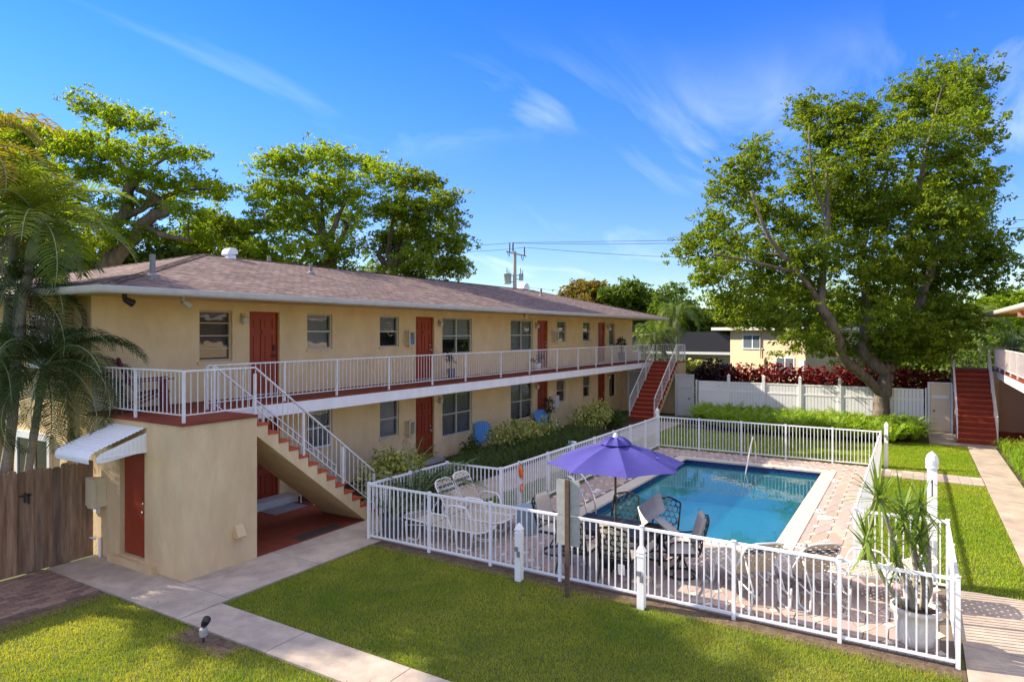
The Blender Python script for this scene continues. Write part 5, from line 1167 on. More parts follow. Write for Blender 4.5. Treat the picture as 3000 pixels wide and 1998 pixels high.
# spreading tree behind the left end of the building
g = np.random.default_rng(5); D_ = 27.5; A = lambda x, y, d=D_: at(x, y, d)
items = [(255, 300, 40), (310, 330, 60), (380, 350, 55), (440, 360, 40), (230, 385, 50), (300, 430, 70), (190, 420, 60), (380, 450, 60), (470, 420, 50), (520, 460, 50), (570, 450, 35), (430, 520, 70), (530, 540, 65), (600, 560, 55), (640, 560, 35), (330, 520, 60), (250, 500, 60), (360, 600, 50), (470, 600, 60), (560, 630, 50), (420, 680, 60), (330, 690, 55), (500, 700, 60), (260, 640, 60), (200, 560, 60), (590, 690, 50), (240, 740, 60), (380, 750, 50), (300, 770, 50)]
lob = lobes_at(items, D_, g, 2.2, .55)
tree('spreading_tree', 'wide spreading tree with dark bare limbs behind the left end of the roof', [[(tuple(A(290, 1010)), .5), (tuple(A(300, 860)), .42), (tuple(A(325, 675)), .3), (tuple(A(370, 630)), .26), (tuple(A(376, 560)), .22), (tuple(A(390, 530)), .16), (tuple(A(345, 470)), .12), (tuple(A(315, 420)), .1), (tuple(A(320, 350)), .05)],
    [(tuple(A(305, 800)), .34), (tuple(A(420, 660)), .26), (tuple(A(490, 615)), .2), (tuple(A(440, 570)), .16), (tuple(A(400, 555)), .12)], [(tuple(A(370, 632)), .16), (tuple(A(430, 605)), .12), (tuple(A(530, 560)), .08), (tuple(A(620, 555)), .04)], [(tuple(A(420, 660)), .15), (tuple(A(480, 690)), .12), (tuple(A(560, 705)), .07)], [(tuple(A(345, 470)), .08), (tuple(A(270, 440)), .06), (tuple(A(200, 400)), .03)], [(tuple(A(376, 560)), .1), (tuple(A(460, 480)), .07), (tuple(A(540, 440)), .03)]], lob, 360, 100, .125, 'sunny', 102, sig=.34, flatten=.42)
def simple_tree(name, label, bx, d, trunk_top, items, n, nl, ls, lm, seed, dep=2.0, fl=.75, group=None, sig=.45, r=.3, forks=5):
    g = np.random.default_rng(seed); lob = lobes_at(items, d, g, dep, fl); b = at(bx, 974, d); b.z = -.05; tx, ty = trunk_top; top = at(tx, ty, d)
    limbs = [[(tuple(b), r * 1.25), (tuple(b.lerp(top, .4) + Vector(g.normal(0, .15, 3))), r), (tuple(top), r * .8)]]
    for c, rad, _ in sorted(lob, key=lambda l: -l[1])[:forks]: limbs.append([(tuple(top - Vector((0, 0, .3))), r * .55), (tuple(top.lerp(c, .5) + Vector(g.normal(0, .4, 3))), r * .38), (tuple(c), r * .14)])
    return tree(name, label, limbs, lob, n, nl, ls, lm, seed, group, sig=sig, base=tuple(b))
GB = 'trees behind the long building'
simple_tree('background_tree', 'rounded bright green tree with dark trunk behind the middle of the roof', 970, 29, (972, 720), [(780, 480, 45), (850, 470, 50), (920, 455, 50), (990, 470, 50), (1060, 490, 50), (1110, 510, 45), (770, 560, 50), (850, 560, 65), (940, 550, 70), (1030, 560, 60), (760, 650, 45), (830, 650, 60), (900, 640, 60), (1000, 640, 60), (800, 720, 50), (900, 730, 60), (1000, 720, 50), (740, 600, 30), (870, 790, 50), (980, 790, 50), (1090, 600, 50)], 350, 100, .125, 'sunny', 103, group=GB, sig=.34, forks=8)
simple_tree('background_tree', 'darker leafy tree with leaning grey limb behind the roof next to the power pole', 1140, 30, (1150, 760), [(1190, 530, 45), (1250, 540, 45), (1300, 590, 40), (1160, 600, 50), (1230, 620, 60), (1310, 650, 45), (1180, 690, 60), (1270, 700, 60), (1330, 720, 40), (1340, 770, 35), (1230, 770, 55), (1120, 720, 50), (1300, 790, 50), (1100, 790, 45), (1180, 810, 45)], 310, 100, .125, 'shade', 104, group=GB, sig=.34, forks=8)
simple_tree('background_tree', 'low green tree filling the gap left of the roof exhaust hood', 650, 31, (650, 760), [(560, 700, 40), (610, 650, 45), (660, 660, 45), (720, 680, 40), (690, 730, 45), (760, 760, 45), (600, 730, 45), (830, 800, 45), (540, 760, 40), (900, 830, 40)], 240, 90, .14, 'shade', 105, group=GB, sig=.36)
simple_tree('background_tree', 'hazy green tree behind the tall palms at the left edge', 60, 30, (90, 680), [(20, 380, 60), (90, 400, 60), (150, 430, 60), (30, 480, 70), (120, 520, 70), (60, 600, 80), (170, 600, 60), (20, 700, 80), (110, 720, 70), (190, 700, 60), (140, 790, 60), (40, 800, 70)], 380, 80, .15, 'sunny', 106, group=GB, sig=.38)
simple_tree('background_tree', 'dark green undergrowth tree low behind the left hip of the roof', 200, 29, (240, 860), [(150, 850, 60), (230, 800, 55), (320, 800, 50), (420, 770, 45), (500, 760, 45), (90, 900, 70), (190, 900, 60), (600, 790, 40), (10, 880, 70), (280, 850, 50)], 300, 64, .22, 'deepleaf', 107, group=GB, sig=.40)
GF = 'trees far beyond the courtyard'
simple_tree('far_tree', 'golden leaved tree above the far end of the roof', 1720, 62, (1720, 900), [(1700, 850, 35), (1740, 850, 32), (1670, 870, 20), (1730, 890, 40), (1690, 900, 35)], 150, 40, .34, 'yellowleaf', 110, group=GF, sig=.5)
simple_tree('far_tree', 'round green tree beside the golden one above the far roof end', 1850, 62, (1850, 910), [(1790, 870, 38), (1850, 862, 45), (1890, 880, 42), (1810, 905, 45), (1880, 920, 50), (1780, 860, 20), (1760, 920, 40)], 230, 44, .36, 'farleaf', 111, group=GF, sig=.5)
simple_tree('far_tree', 'airy tree with a ragged top left of the shade tree', 1970, 60, (1970, 930), [(1940, 860, 22), (1980, 850, 20), (1960, 900, 40), (2010, 900, 35), (1930, 920, 40), (2040, 960, 45), (1990, 960, 50), (1950, 1000, 45), (2030, 1010, 40)], 200, 40, .34, 'farleaf', 112, group=GF, sig=.5)
simple_tree('far_tree', 'bright green tree behind the dark roofed house', 2130, 62, (2120, 940), [(2080, 930, 40), (2130, 900, 45), (2180, 930, 50), (2110, 970, 50), (2170, 990, 50), (2060, 980, 45), (2220, 960, 50), (2080, 1010, 40)], 260, 44, .34, 'fern_tree' if False else 'farleaf', 113, group=GF, sig=.5)
simple_tree('far_tree', 'green tree behind the flat roofed yellow house', 2330, 60, (2330, 940), [(2260, 890, 50), (2330, 870, 60), (2400, 900, 55), (2290, 940, 55), (2380, 960, 60), (2450, 930, 60), (2470, 1000, 60), (2420, 1040, 50)], 260, 44, .34, 'farleaf', 114, group=GF, sig=.5)
simple_tree('far_tree', 'shady green tree between the shade tree trunk and the right stairs', 2720, 40, (2720, 1000), [(2640, 950, 60), (2700, 920, 60), (2760, 950, 60), (2660, 1020, 55), (2730, 1020, 60), (2790, 1020, 50), (2700, 1070, 50), (2640, 1080, 40), (2770, 1080, 40), (2830, 980, 50)], 330, 56, .26, 'farleaf', 115, group=GF, sig=.45, dep=2)
simple_tree('far_tree', 'bright yellow green tree under the right building eave', 2950, 50, (2950, 960), [(2890, 890, 35), (2950, 885, 40), (3000, 890, 40), (2920, 940, 45), (2980, 950, 50), (2940, 1000, 50), (3000, 1010, 50), (2880, 960, 40), (2870, 1020, 40), (2930, 1050, 40)], 300, 50, .28, 'fernish' if False else 'sunny', 116, group=GF, sig=.45)
simple_tree('far_tree', 'dark green tree filling the gap under the shade tree crown', 2560, 44, (2560, 1000), [(2500, 960, 50), (2560, 930, 60), (2620, 960, 50), (2530, 1010, 45), (2600, 1020, 50)], 200, 50, .26, 'farleaf', 117, group=GF, sig=.45)
simple_tree('background_tree', 'open crowned tree added out of view on the left to shade the lawn', -1000, 13.5, (-960, 300), [(-900, 130, 170), (-1080, 90, 170), (-700, 110, 130)], 140, 60, .15, 'sunny', 118, sig=.34, r=.2)  # unseen tree, added to cast broken shade on the lower left lawn
gw = np.random.default_rng(9); P = []
for k in range(9000):
    a = gw.uniform(-1.0, 1.0); d = gw.uniform(85, 110); P.append(CF * d + CR * (d * a) + Vector((0, 0, abs(gw.normal(0, 1)) * 1.3 + gw.uniform(0, 4.6) + 1.2 * math.sin(a * 23) + .8 * math.sin(a * 57))))
P = np.array([tuple(p) for p in P]); P = np.repeat(P, 7, 0) + gw.normal(0, .7, (len(P) * 7, 3))
o = leafmesh('distant_wood', P, gw.normal(size=P.shape) + [0, 0, .6], gw.uniform(.5, .9, len(P)), LM['farleaf'], gw.random(len(P)), None, (90, 20, 0)); stuff(o, 'distant mass of green trees along the horizon', 'wood')
# ================================================================ palms
def frond(V, T, F, p0, dirh, L, up, droop, nl, ll, g, wid=.03, hang=.4, tint=.5, vee=.35):
    """one feather leaf: leaflet triangles appended to V (points), T tints; returns the rachis path"""
    dirh = Vector(dirh).normalized(); path = []; p = Vector(p0); ang = up; seg = 12
    for i in range(seg + 1):
        path.append(p.copy()); d = dirh * math.cos(ang) + Vector((0, 0, math.sin(ang))); p = p + d * (L / seg); ang -= droop / seg * (1 + .6 * i / seg)
    for k in range(nl):
        t = .12 + .88 * k / nl; i = min(int(t * seg), seg - 1); f = t * seg - i; c = path[i].lerp(path[i + 1], f); d = (path[i + 1] - path[i]).normalized(); sd = d.cross(Vector((0, 0, 1)))
        if sd.length < .05: sd = dirh.cross(Vector((0, 0, 1)))
        sd.normalize(); upv = sd.cross(d)
        for s in (-1, 1):
            ln = ll * (math.sin(math.pi * min(1, .15 + t * .88)) ** .6) * g.uniform(.85, 1.1); a = d * .65 + sd * s + upv * vee * g.uniform(.4, 1.3); a.normalize(); tip = c + a * ln + Vector((0, 0, -hang * ln * g.uniform(.5, 1.3))); mid = c + a * ln * .5 + Vector((0, 0, .03 * ln)); w = d * wid * .5
            b = len(V); V += [tuple(c - w * .5), tuple(c + w * .5), tuple(mid + w), tuple(mid - w), tuple(tip)]; F += [(b, b + 1, b + 2, b + 3), (b + 3, b + 2, b + 4)]; tt = min(1, max(0, tint + g.normal() * .18)); T += [tt] * 5
    return path
def palm_leaves(name, o, specs, lm, g):
    V, T, F = [], [], []; st = MB()
    for s in specs:
        path = frond(V, T, F, *s[:-1], g, **s[-1]); n = len(path); st.tube(path, [.011 * (1 - .8 * i / n) + .003 for i in range(n)], 5)
    me = bpy.data.meshes.new(name); off = Vector(o['_o']); me.from_pydata([(x - off.x, y - off.y, z - off.z) for x, y, z in V], [], F); me.materials.append(LM[lm] if lm in LM else M[lm]); a_ = me.attributes.new('tint', 'FLOAT', 'POINT'); a_.data.foreach_set('value', T); me.update()
    q_ = bpy.data.objects.new(name, me); COL.objects.link(q_); q_.parent = o; q_['_o'] = list(off); return st
def palm(label, base, top, rtrunk, nf, L, seed, lm='palm', ll=.5, shaft=.6, dead=0, group=None, nl=34, wid=.035, upr=(.2, 1.25), droop=1.7, hang=.4, extra=()):
    g = np.random.default_rng(seed); o = thing('palm_tree', label, 'palm', (base[0], base[1], 0), group); b = Vector(base); t = Vector(top); ax = (t - b)
    m = MB(); pts = [b, b.lerp(t, .3) + Vector((.03 * ax.length, 0, 0)) * (1 if abs(ax.x) > .3 else 0), b.lerp(t, .7), t - ax.normalized() * shaft]; pp = arc(pts, 7); rr = []
    for i in range(len(pp)): rr.append(rtrunk * (1.25 - .35 * i / len(pp)) * (1.06 if i % 2 else .97))
    m.tube(pp, rr, 10); m.build('trunk', 'palmbark', o, True)
    if shaft > 0: m = MB(); s = t - ax.normalized() * shaft; m.tube([s, s.lerp(t, .3), t], [rtrunk * 1.15, rtrunk * 1.2, rtrunk * .7], 10); m.build('crownshaft', 'crownshaft', o, True)
    sp = []
    for i in range(nf):
        a = i * 2.399 + g.uniform(-.3, .3); u = upr[0] + (upr[1] - upr[0]) * (i + .5) / nf + g.uniform(-.15, .15); sp.append((t + Vector((0, 0, -.05)), (math.cos(a), math.sin(a), 0), L * g.uniform(.8, 1.1), u, droop * g.uniform(.8, 1.2), nl, ll, dict(wid=wid, hang=hang, tint=g.uniform(.2, .8))))
    for e in extra: sp.append(e)
    st = palm_leaves('fronds', o, sp, lm, g); st.build('leaf_stalks', 'crownshaft', o, True)
    if dead:
        sp = []
        for i in range(dead): a = i * 2.1 + 1; sp.append((t + Vector((0, 0, -.1)), (math.cos(a), math.sin(a), 0), L * .8, -.4, 1.5, 26, ll * .7, dict(wid=.03, hang=.7, tint=.5)))
        st = palm_leaves('dead_fronds', o, sp, 'dead', g); st.build('dead_stalks', 'dead', o, True)
    return o
cr = lambda x, y, d: at(x, y, d)
ER = lambda dx, dy: tuple(CR * dx + CF * dy)
t = cr(130, 1075, 12.3)
palm('dark feathery palm behind the wooden fence with fronds reaching across the landing', (5.70, 14.35, 0), tuple(t), .065, 24, 2.2, 201, 'palmdark', .50, .55, 2, upr=(-.35, 1.25), nl=50, wid=.022, droop=1.8, hang=.5,
     extra=[(t, ER(1, .05), 2.2, .80, 1.5, 52, .44, dict(wid=.022, hang=.35, tint=.3)), (t, ER(1, -.2), 2.5, .42, 2.3, 52, .50, dict(wid=.022, hang=.5, tint=.4)), (t, ER(1, -.35), 2.4, .12, 1.9, 52, .48, dict(wid=.022, hang=.5, tint=.4)), (t, ER(.1, -1), 2.0, .95, 2.0, 52, .46, dict(wid=.022, hang=.4, tint=.8)), (t, ER(.55, -.6), 2.2, -.2, 1.3, 52, .48, dict(wid=.022, hang=.5, tint=.3)), (t, ER(-.3, -.8), 2.2, .5, 2.2, 52, .48, dict(wid=.022, hang=.5, tint=.5)), (t, ER(-1, -.3), 2.2, .7, 2.0, 52, .48, dict(wid=.022, hang=.5, tint=.5))])
palm('slim ringed palm trunk at the far left edge behind the wooden fence', (5.30, 14.0, 0), tuple(cr(-40, 1010, 12)), .06, 13, 1.9, 202, 'palmdark', .46, .5, 1, nl=44, wid=.022, upr=(-.4, 1.2))
palm('tall leaning palm with pale crownshaft above the left end of the roof', tuple(cr(-70, 1160, 11.9)[:2]) + (0,), tuple(cr(112, 640, 12.0)), .075, 17, 1.75, 203, 'palm', .58, .8, 5, nl=28, wid=.048, upr=(-.2, 1.3), droop=1.5, hang=.22)
palm('second tall palm behind the leaning one at the left edge', tuple(cr(-30, 1160, 12.6)[:2]) + (0,), tuple(cr(50, 600, 12.6)), .075, 17, 1.75, 204, 'palm', .58, .8, 4, nl=28, wid=.048, upr=(-.1, 1.35), droop=1.5, hang=.22)
palm('palm beyond the left edge with a golden arching frond in the sky', tuple(cr(-200, 1160, 11.5)[:2]) + (0,), tuple(cr(-110, 420, 11.5)), .08, 14, 1.8, 205, 'palmyellow', .52, .8, 3, nl=28, wid=.048, upr=(-.1, 1.2), extra=[(cr(-110, 400, 11.5), ER(1, 0), 1.55, .62, 1.5, 40, .38, dict(wid=.032, hang=.2, tint=.3, vee=.9))])
palm('bushy palm low before the left corner of the roof', tuple(cr(10, 1100, 12.3)[:2]) + (0,), tuple(cr(55, 840, 12.2)), .07, 17, 1.75, 206, 'palmdark', .54, .4, 5, nl=44, wid=.024, upr=(-.5, 1.3))
GP = 'palms beyond the far end of the building'
palm('short palm leaning over the far stairs landing', tuple(cr(2040, 1100, 40)[:2]) + (0,), tuple(cr(1915, 985, 39)), .11, 13, 2.3, 211, 'palmfar', .75, .5, 0, GP, nl=30, wid=.06, upr=(-.3, 1.2))
palm('taller palm right of the far roof end', tuple(cr(1985, 1100, 43)[:2]) + (0,), tuple(cr(1985, 915, 43)), .12, 15, 2.3, 212, 'palmfar', .75, .8, 2, GP, nl=30, wid=.06, upr=(-.4, 1.25))
palm('palm rising behind the right stairs landing', tuple(cr(2871, 1200, 37)[:2]) + (0,), tuple(cr(2871, 940, 37)), .10, 14, 2.2, 213, 'palmfar', .7, .5, 0, None, nl=30, wid=.055, upr=(-.3, 1.25))
palm('dark palm at the right edge behind the right building', tuple(cr(2985, 1200, 40)[:2]) + (0,), tuple(cr(2985, 990, 40)), .10, 13, 2.2, 214, 'palmdark', .7, .5, 0, None, nl=30, wid=.055, upr=(-.5, 1.0))
# ================================================================ shrubs and beds
def shrub(name, label, lobes, n, ls, lm, seed, group=None, stems=7, asp=.5, cat='shrub', up=.6, nl=1, sig=.05):
    g = np.random.default_rng(seed); b = lobes[0][0]; zb = min(c[2] - r * fl for c, r, fl in lobes); o = thing(name, label, cat, (b[0], b[1], max(0, zb - .05) if zb > .3 else 0), group); P = foliage_cloud([(np.array(c), r, fl) for c, r, fl in lobes], n, g, .38)
    P = np.repeat(P, nl, 0) + g.normal(0, sig, (len(P) * nl, 3)); P = P[P[:, 2] > .02]
    leafmesh('foliage', P, g.normal(size=P.shape) * .8 + [0, 0, up], ls * g.uniform(.6, 1.3, len(P)), LM[lm], np.clip(g.normal(.5, .33, len(P)), 0, 1), o, asp=asp)
    m = MB()
    for k in range(stems):
        c, r, fl = lobes[k % len(lobes)]; p = np.array(c) + g.normal(0, .4, 3) * r; s = (c[0] + g.normal() * .1, c[1] + g.normal() * .1, o['_o'][2]); m.tube([s, tuple((np.array(s) + p) / 2 + g.normal(0, .04, 3)), tuple(p)], .012, 5)
    m.build('stems', 'bark', o); return o
GC = 'yellow green croton shrubs along the building'
shrub('croton_shrub', 'yellow green shrub at the foot of the left stairs, nearest the fence', [((12.3, 11.6, .55), .5, .9), ((12.9, 11.3, .6), .55, .9), ((13.6, 11.5, .55), .55, .9), ((13.2, 12.0, .7), .5, .9), ((14.1, 11.9, .45), .45, .9), ((12.0, 11.2, .3), .35, .9)], 1700, .14, 'croton', 301, GC)
shrub('croton_shrub', 'yellow green shrub behind the grassy border by the second blue chair', [((18.7, 11.9, .65), .5, .8), ((19.5, 11.8, .75), .6, .8), ((20.3, 11.9, .65), .55, .8), ((21.1, 12.0, .6), .5, .8), ((21.6, 11.8, .5), .45, .8), ((22.4, 12.0, .55), .5, .9)], 1700, .145, 'croton', 302, GC)
shrub('croton_shrub', 'yellow green shrub near the foot of the far stairs', [((24.6, 11.6, .6), .6, .9), ((25.4, 11.4, .7), .65, .95), ((26.2, 11.6, .75), .6, .95), ((26.9, 11.8, .6), .5, .9)], 1600, .15, 'croton', 303, GC)
shrub('dark_shrub', 'dark green low shrub beside the far stairs walkway', [((27.4, 11.4, .35), .5, .8), ((26.7, 11.0, .3), .45, .8), ((28.0, 11.6, .35), .45, .8)], 1300, .10, 'deepleaf', 304)
shrub('dark_shrub', 'dark green low plants under the wall between the blue chairs', [((17.5, 12.2, .3), .4, .7), ((18.1, 12.6, .35), .4, .7), ((22.4, 12.0, .3), .4, .7)], 900, .10, 'deepleaf', 305)
def blades(name, label, region, n, L, lm, seed, wid=.014, arch=.8):
    g = np.random.default_rng(seed); V, F, T = [], [], []
    for _ in range(n):
        x, y = region(g); cx, cy = x, y
        for k in range(9):
            a = g.uniform(0, 6.283); l = L * g.uniform(.6, 1.15); r_ = l * g.uniform(.25, arch); dx, dy = math.cos(a), math.sin(a); w = (-dy * wid * .5, dx * wid * .5); b = len(V); h = math.sqrt(max(.01, l * l - r_ * r_)); tt = min(1, max(0, g.normal(.4, .25)))
            V += [(cx - w[0], cy - w[1], .0), (cx + w[0], cy + w[1], .0), (cx + dx * r_ * .35 + w[0], cy + dy * r_ * .35 + w[1], h * .75), (cx + dx * r_ * .35 - w[0], cy + dy * r_ * .35 - w[1], h * .75), (cx + dx * r_ * .8 + w[0] * .7, cy + dy * r_ * .8 + w[1] * .7, h * .85), (cx + dx * r_ * .8 - w[0] * .7, cy + dy * r_ * .8 - w[1] * .7, h * .85), (cx + dx * r_ * 1.25, cy + dy * r_ * 1.25, h * .5)]
            F += [(b, b + 1, b + 2, b + 3), (b + 3, b + 2, b + 4, b + 5), (b + 5, b + 4, b + 6)]; T += [tt] * 7
    me = bpy.data.meshes.new(name); me.from_pydata(V, [], F); me.materials.append(LM[lm]); a_ = me.attributes.new('tint', 'FLOAT', 'POINT'); a_.data.foreach_set('value', T); me.update(); o = bpy.data.objects.new(name, me); COL.objects.link(o); return stuff(o, label, 'ground cover')
blades('liriope_border', 'dark grassy border plants filling the bed along the path', lambda g: (lambda x: (x, g.uniform(10.55, 12.0 if x > 15.8 else 11.6)))(g.uniform(14.9, 24.2)), 900, .62, 'lirio', 306)
blades('grassy_edging', 'green grassy edging along the right hand path', lambda g: (g.uniform(20, 29.4), g.uniform(-3.9, -2.6)), 420, .55, 'fern', 307)
shrub('croton_shrub', 'mottled shrub before the right building under the stairs', [((27.6, -3.55, .6), .5, 1.0), ((26.8, -3.7, .6), .5, 1.0), ((25.8, -3.7, .6), .5, 1.0)], 1500, .11, 'croton', 308, GC)
# lime green fern bed before the white fence
gf = np.random.default_rng(31); V, T, F = [], [], []
for _ in range(620):
    y = gf.uniform(-.1, 8.6); xf = 28.3 + .9 * (y > 6.6) * (y - 6.6) + (1.6 * max(0, .6 - y)); x = gf.uniform(xf, 32.4)
    if math.hypot(x - 32.45, y - 1.3) < .5: continue
    for k in range(5): a = gf.uniform(0, 6.28); frond(V, T, F, (x, y, .05), (math.cos(a), math.sin(a), 0), gf.uniform(.75, 1.15), gf.uniform(1.0, 1.5), gf.uniform(.7, 1.6), 10, .17, gf, wid=.06, hang=.2, tint=gf.uniform(.2, .9))
me = bpy.data.meshes.new('fern_bed'); me.from_pydata(V, [], F); me.materials.append(LM['fern']); a_ = me.attributes.new('tint', 'FLOAT', 'POINT'); a_.data.foreach_set('value', T); o = bpy.data.objects.new('fern_bed', me); COL.objects.link(o); stuff(o, 'lime green fern bed before the white fence', 'ferns')
# copper leaf hedge and purple bush behind the white fence
gh = np.random.default_rng(33); hl = [((34.5 + gh.normal() * .15, y, 1.92 + gh.normal() * .10), .62, 1.15) for y in np.arange(-1.2, 8.0, .42)] + [((34.6, y, .9), .6, 1.2) for y in np.arange(-1.2, 8.0, .6)]
shrub('copper_hedge', 'red copper leaved hedge showing above the white fence', hl, 7600, .20, 'redleaf', 309, None, 24, .62, 'hedge', .5)
shrub('purple_bush', 'dark purple leaved bush spilling over the white fence beside the grey door', [((34.6, 8.9, 2.0), .85, 1.0), ((34.5, 8.2, 1.9), .7, 1.0), ((34.7, 9.6, 1.8), .6, 1.0), ((33.3, 8.1, 1.75), .35, 1.0), ((34.5, 9, 1.0), .9, 1.0)], 2600, .21, 'purpleleaf', 310, None, 9, .62, 'shrub', .5)
# potted spiky plant
o = thing('potted_plant', 'large white pot with a many stemmed spiky plant in the near fence corner', 'plant', (10.38, -.02, DZ))
m = MB(); m.lathe((10.38, -.02, DZ), [(.19, 0), (.215, .03), (.225, .12), (.222, .125), (.24, .22), (.237, .225), (.255, .33), (.252, .335), (.27, .43), (.30, .44), (.30, .50), (.27, .50), (.26, .44)], 28, cap=False); m.add([(10.38 + .26 * math.cos(R(k * 15)), -.02 + .26 * math.sin(R(k * 15)), DZ + .45) for k in range(24)], [tuple(range(24))], 1); m.build('pot', ['pot', 'mulch'], o, True)
gs = np.random.default_rng(35); Vs, Ts, Fs = [], [], []; st = MB(); dpl = 8.75
heads = [((2574, 1452), 62, .62), ((2643, 1500), 40, .55), ((2697, 1472), 45, .52), ((2540, 1590), 42, .48), ((2697, 1570), 36, .42), ((2624, 1645), 26, .32), ((2650, 1540), 30, .4), ((2705, 1620), 20, .3)]
fork = [Vector((10.34, .02, .5)), Vector((10.44, -.10, .5)), Vector((10.36, .10, .5))]
for i, ((hx, hy), nb, L) in enumerate(heads):
    hp = at(hx, hy, dpl + gs.uniform(-.12, .12)); s = fork[2] if i in (3,) else fork[0] if i in (0, 1, 5) else fork[1]
    md = s.lerp(hp, .45) + Vector(tuple(CR * (.10 if hx > 2600 else -.05))) * (1 if i else -.6) + Vector((0, 0, -.03)); st.tube(arc([s, md, hp], 6), [.042 - .0018 * k for k in range(13)], 8)
    for k in range(nb):
        th = gs.uniform(0, 6.283); el = gs.uniform(-1.1, 1.45); d = Vector((math.cos(th) * math.cos(el), math.sin(th) * math.cos(el), math.sin(el))); l = L * gs.uniform(.75, 1.1); sd = d.cross(Vector((0, 0, 1))); sd = sd.normalized() if sd.length > .05 else Vector((1, 0, 0)); w = .016; b = len(Vs); c = hp + Vector((0, 0, gs.uniform(-.10, .06)))
        p1 = c + d * l * .5 + Vector((0, 0, -.02 * l)); p2 = c + d * l + Vector((0, 0, -.16 * l * math.cos(el))); Vs += [tuple(c - sd * w * .6), tuple(c + sd * w * .6), tuple(p1 + sd * w), tuple(p1 - sd * w), tuple(p2)]; Fs += [(b, b + 1, b + 2, b + 3), (b + 3, b + 2, b + 4)]; tt = min(1, max(0, gs.normal(.45, .25))); Ts += [tt] * 5
st.build('stems', 'palmbark', o, True); of = Vector(o['_o']); me = bpy.data.meshes.new('leaves'); me.from_pydata([(x - of.x, y - of.y, z - of.z) for x, y, z in Vs], [], Fs); me.materials.append(LM['spiky']); a_ = me.attributes.new('tint', 'FLOAT', 'POINT'); a_.data.foreach_set('value', Ts); lo_ = bpy.data.objects.new('leaves', me); COL.objects.link(lo_); lo_.parent = o; lo_['_o'] = list(of)
# feathery plants behind the loungers and by the door
def areca(label, x, y, z, h, n, seed, pot=None, lm='palmdark'):
    g = np.random.default_rng(seed); o = thing('feathery_plant', label, 'plant', (x, y, z)); zz0 = z
    if pot: m = MB(); m.lathe((x, y, z), [(.22, 0), (.27, .34), (.29, .35), (.29, .42), (.25, .42), (.24, .36)], 20, cap=False); m.build('pot', pot, o, True); zz0 = z + .36
    sp = []
    for k in range(n): a = k * 2.399; sp.append((Vector((x + .06 * math.cos(a), y + .06 * math.sin(a), zz0)), (math.cos(a), math.sin(a), 0), h * g.uniform(.8, 1.25), g.uniform(1.0, 1.5), g.uniform(.8, 1.6), 22, h * .24, dict(wid=.018, hang=.35, tint=g.uniform(.1, .7))))
    palm_leaves('fronds', o, sp, lm, g).build('stalks', 'crownshaft', o); return o
areca('feathery dark plant in a grey pot at the head of the flat lounger', 10.95, 9.1, DZ, 1.15, 15, 401, 'galv'); areca('feathery plant in a pot between the raised lounger backs', 11.75, 9.15, DZ, 1.2, 15, 402, 'greypot'); areca('feathery plant at the inner fence corner behind the loungers', 12.3, 9.1, DZ, .9, 12, 403, 'greypot')
areca('small feathery palm among the yellow green shrub before door 3', 14.3, 12.0, .01, 1.25, 14, 404, None, 'palm'); areca('drooping feathery plant inside the fence at the near left corner', 10.35, 9.15, DZ, .75, 9, 405, 'greypot')
# ================================================================ white vinyl fence and gates
vf = thing('vinyl_fence', 'long white vinyl fence with pointed posts behind the fern bed', 'fence', (33, 4.5, 0)); XV = 33.0
posts = [9.25, 7.72, 6.1, 4.5, 2.85, 1.2, -.42]
for a, e in zip(posts[:-1], posts[1:]):
    m = MB(); plain = a > 9; top = 1.80
    m.box(XV - .035, XV + .035, e + .06, a - .06, .12, .24); m.box(XV - .035, XV + .035, e + .06, a - .06, top - .06, top); m.box(XV - .035, XV + .035, e + .06, a - .06, 1.30, 1.38)
    if plain: m.box(XV - .02, XV + .02, e + .06, a - .06, .24, 1.30); m.box(XV - .02, XV + .02, e + .06, a - .06, 1.38, top - .06)
    else:
        y = e + .065
        while y < a - .13: w = min(.135, a - .065 - y); m.box(XV - .018, XV + .018, y + .004, y + w - .004, .24, 1.30); m.box(XV - .018, XV + .018, y + .004, y + w - .004, 1.38, top - .06); y += .14
    m.build('panel', 'vinyl', vf)
for y in posts[1:-1]:
    m = MB(); m.box(XV - .063, XV + .063, y - .063, y + .063, 0, 1.95); m.lathe((XV, y, 1.95), [(.10, 0), (.105, .03), (.06, .05), (.09, .08), (.10, .14), (.005, .24)], 4, rot=R(45)); m.build('post', 'vinyl', vf)
m = MB(); m.box(XV - .063, XV + .063, -.46, -.40, 0, 1.85); m.build('end_post', 'vinyl', vf); m = MB(); m.box(XV - .063, XV + .063, 9.25, 9.32, 0, 1.85); m.build('end_post', 'vinyl', vf)
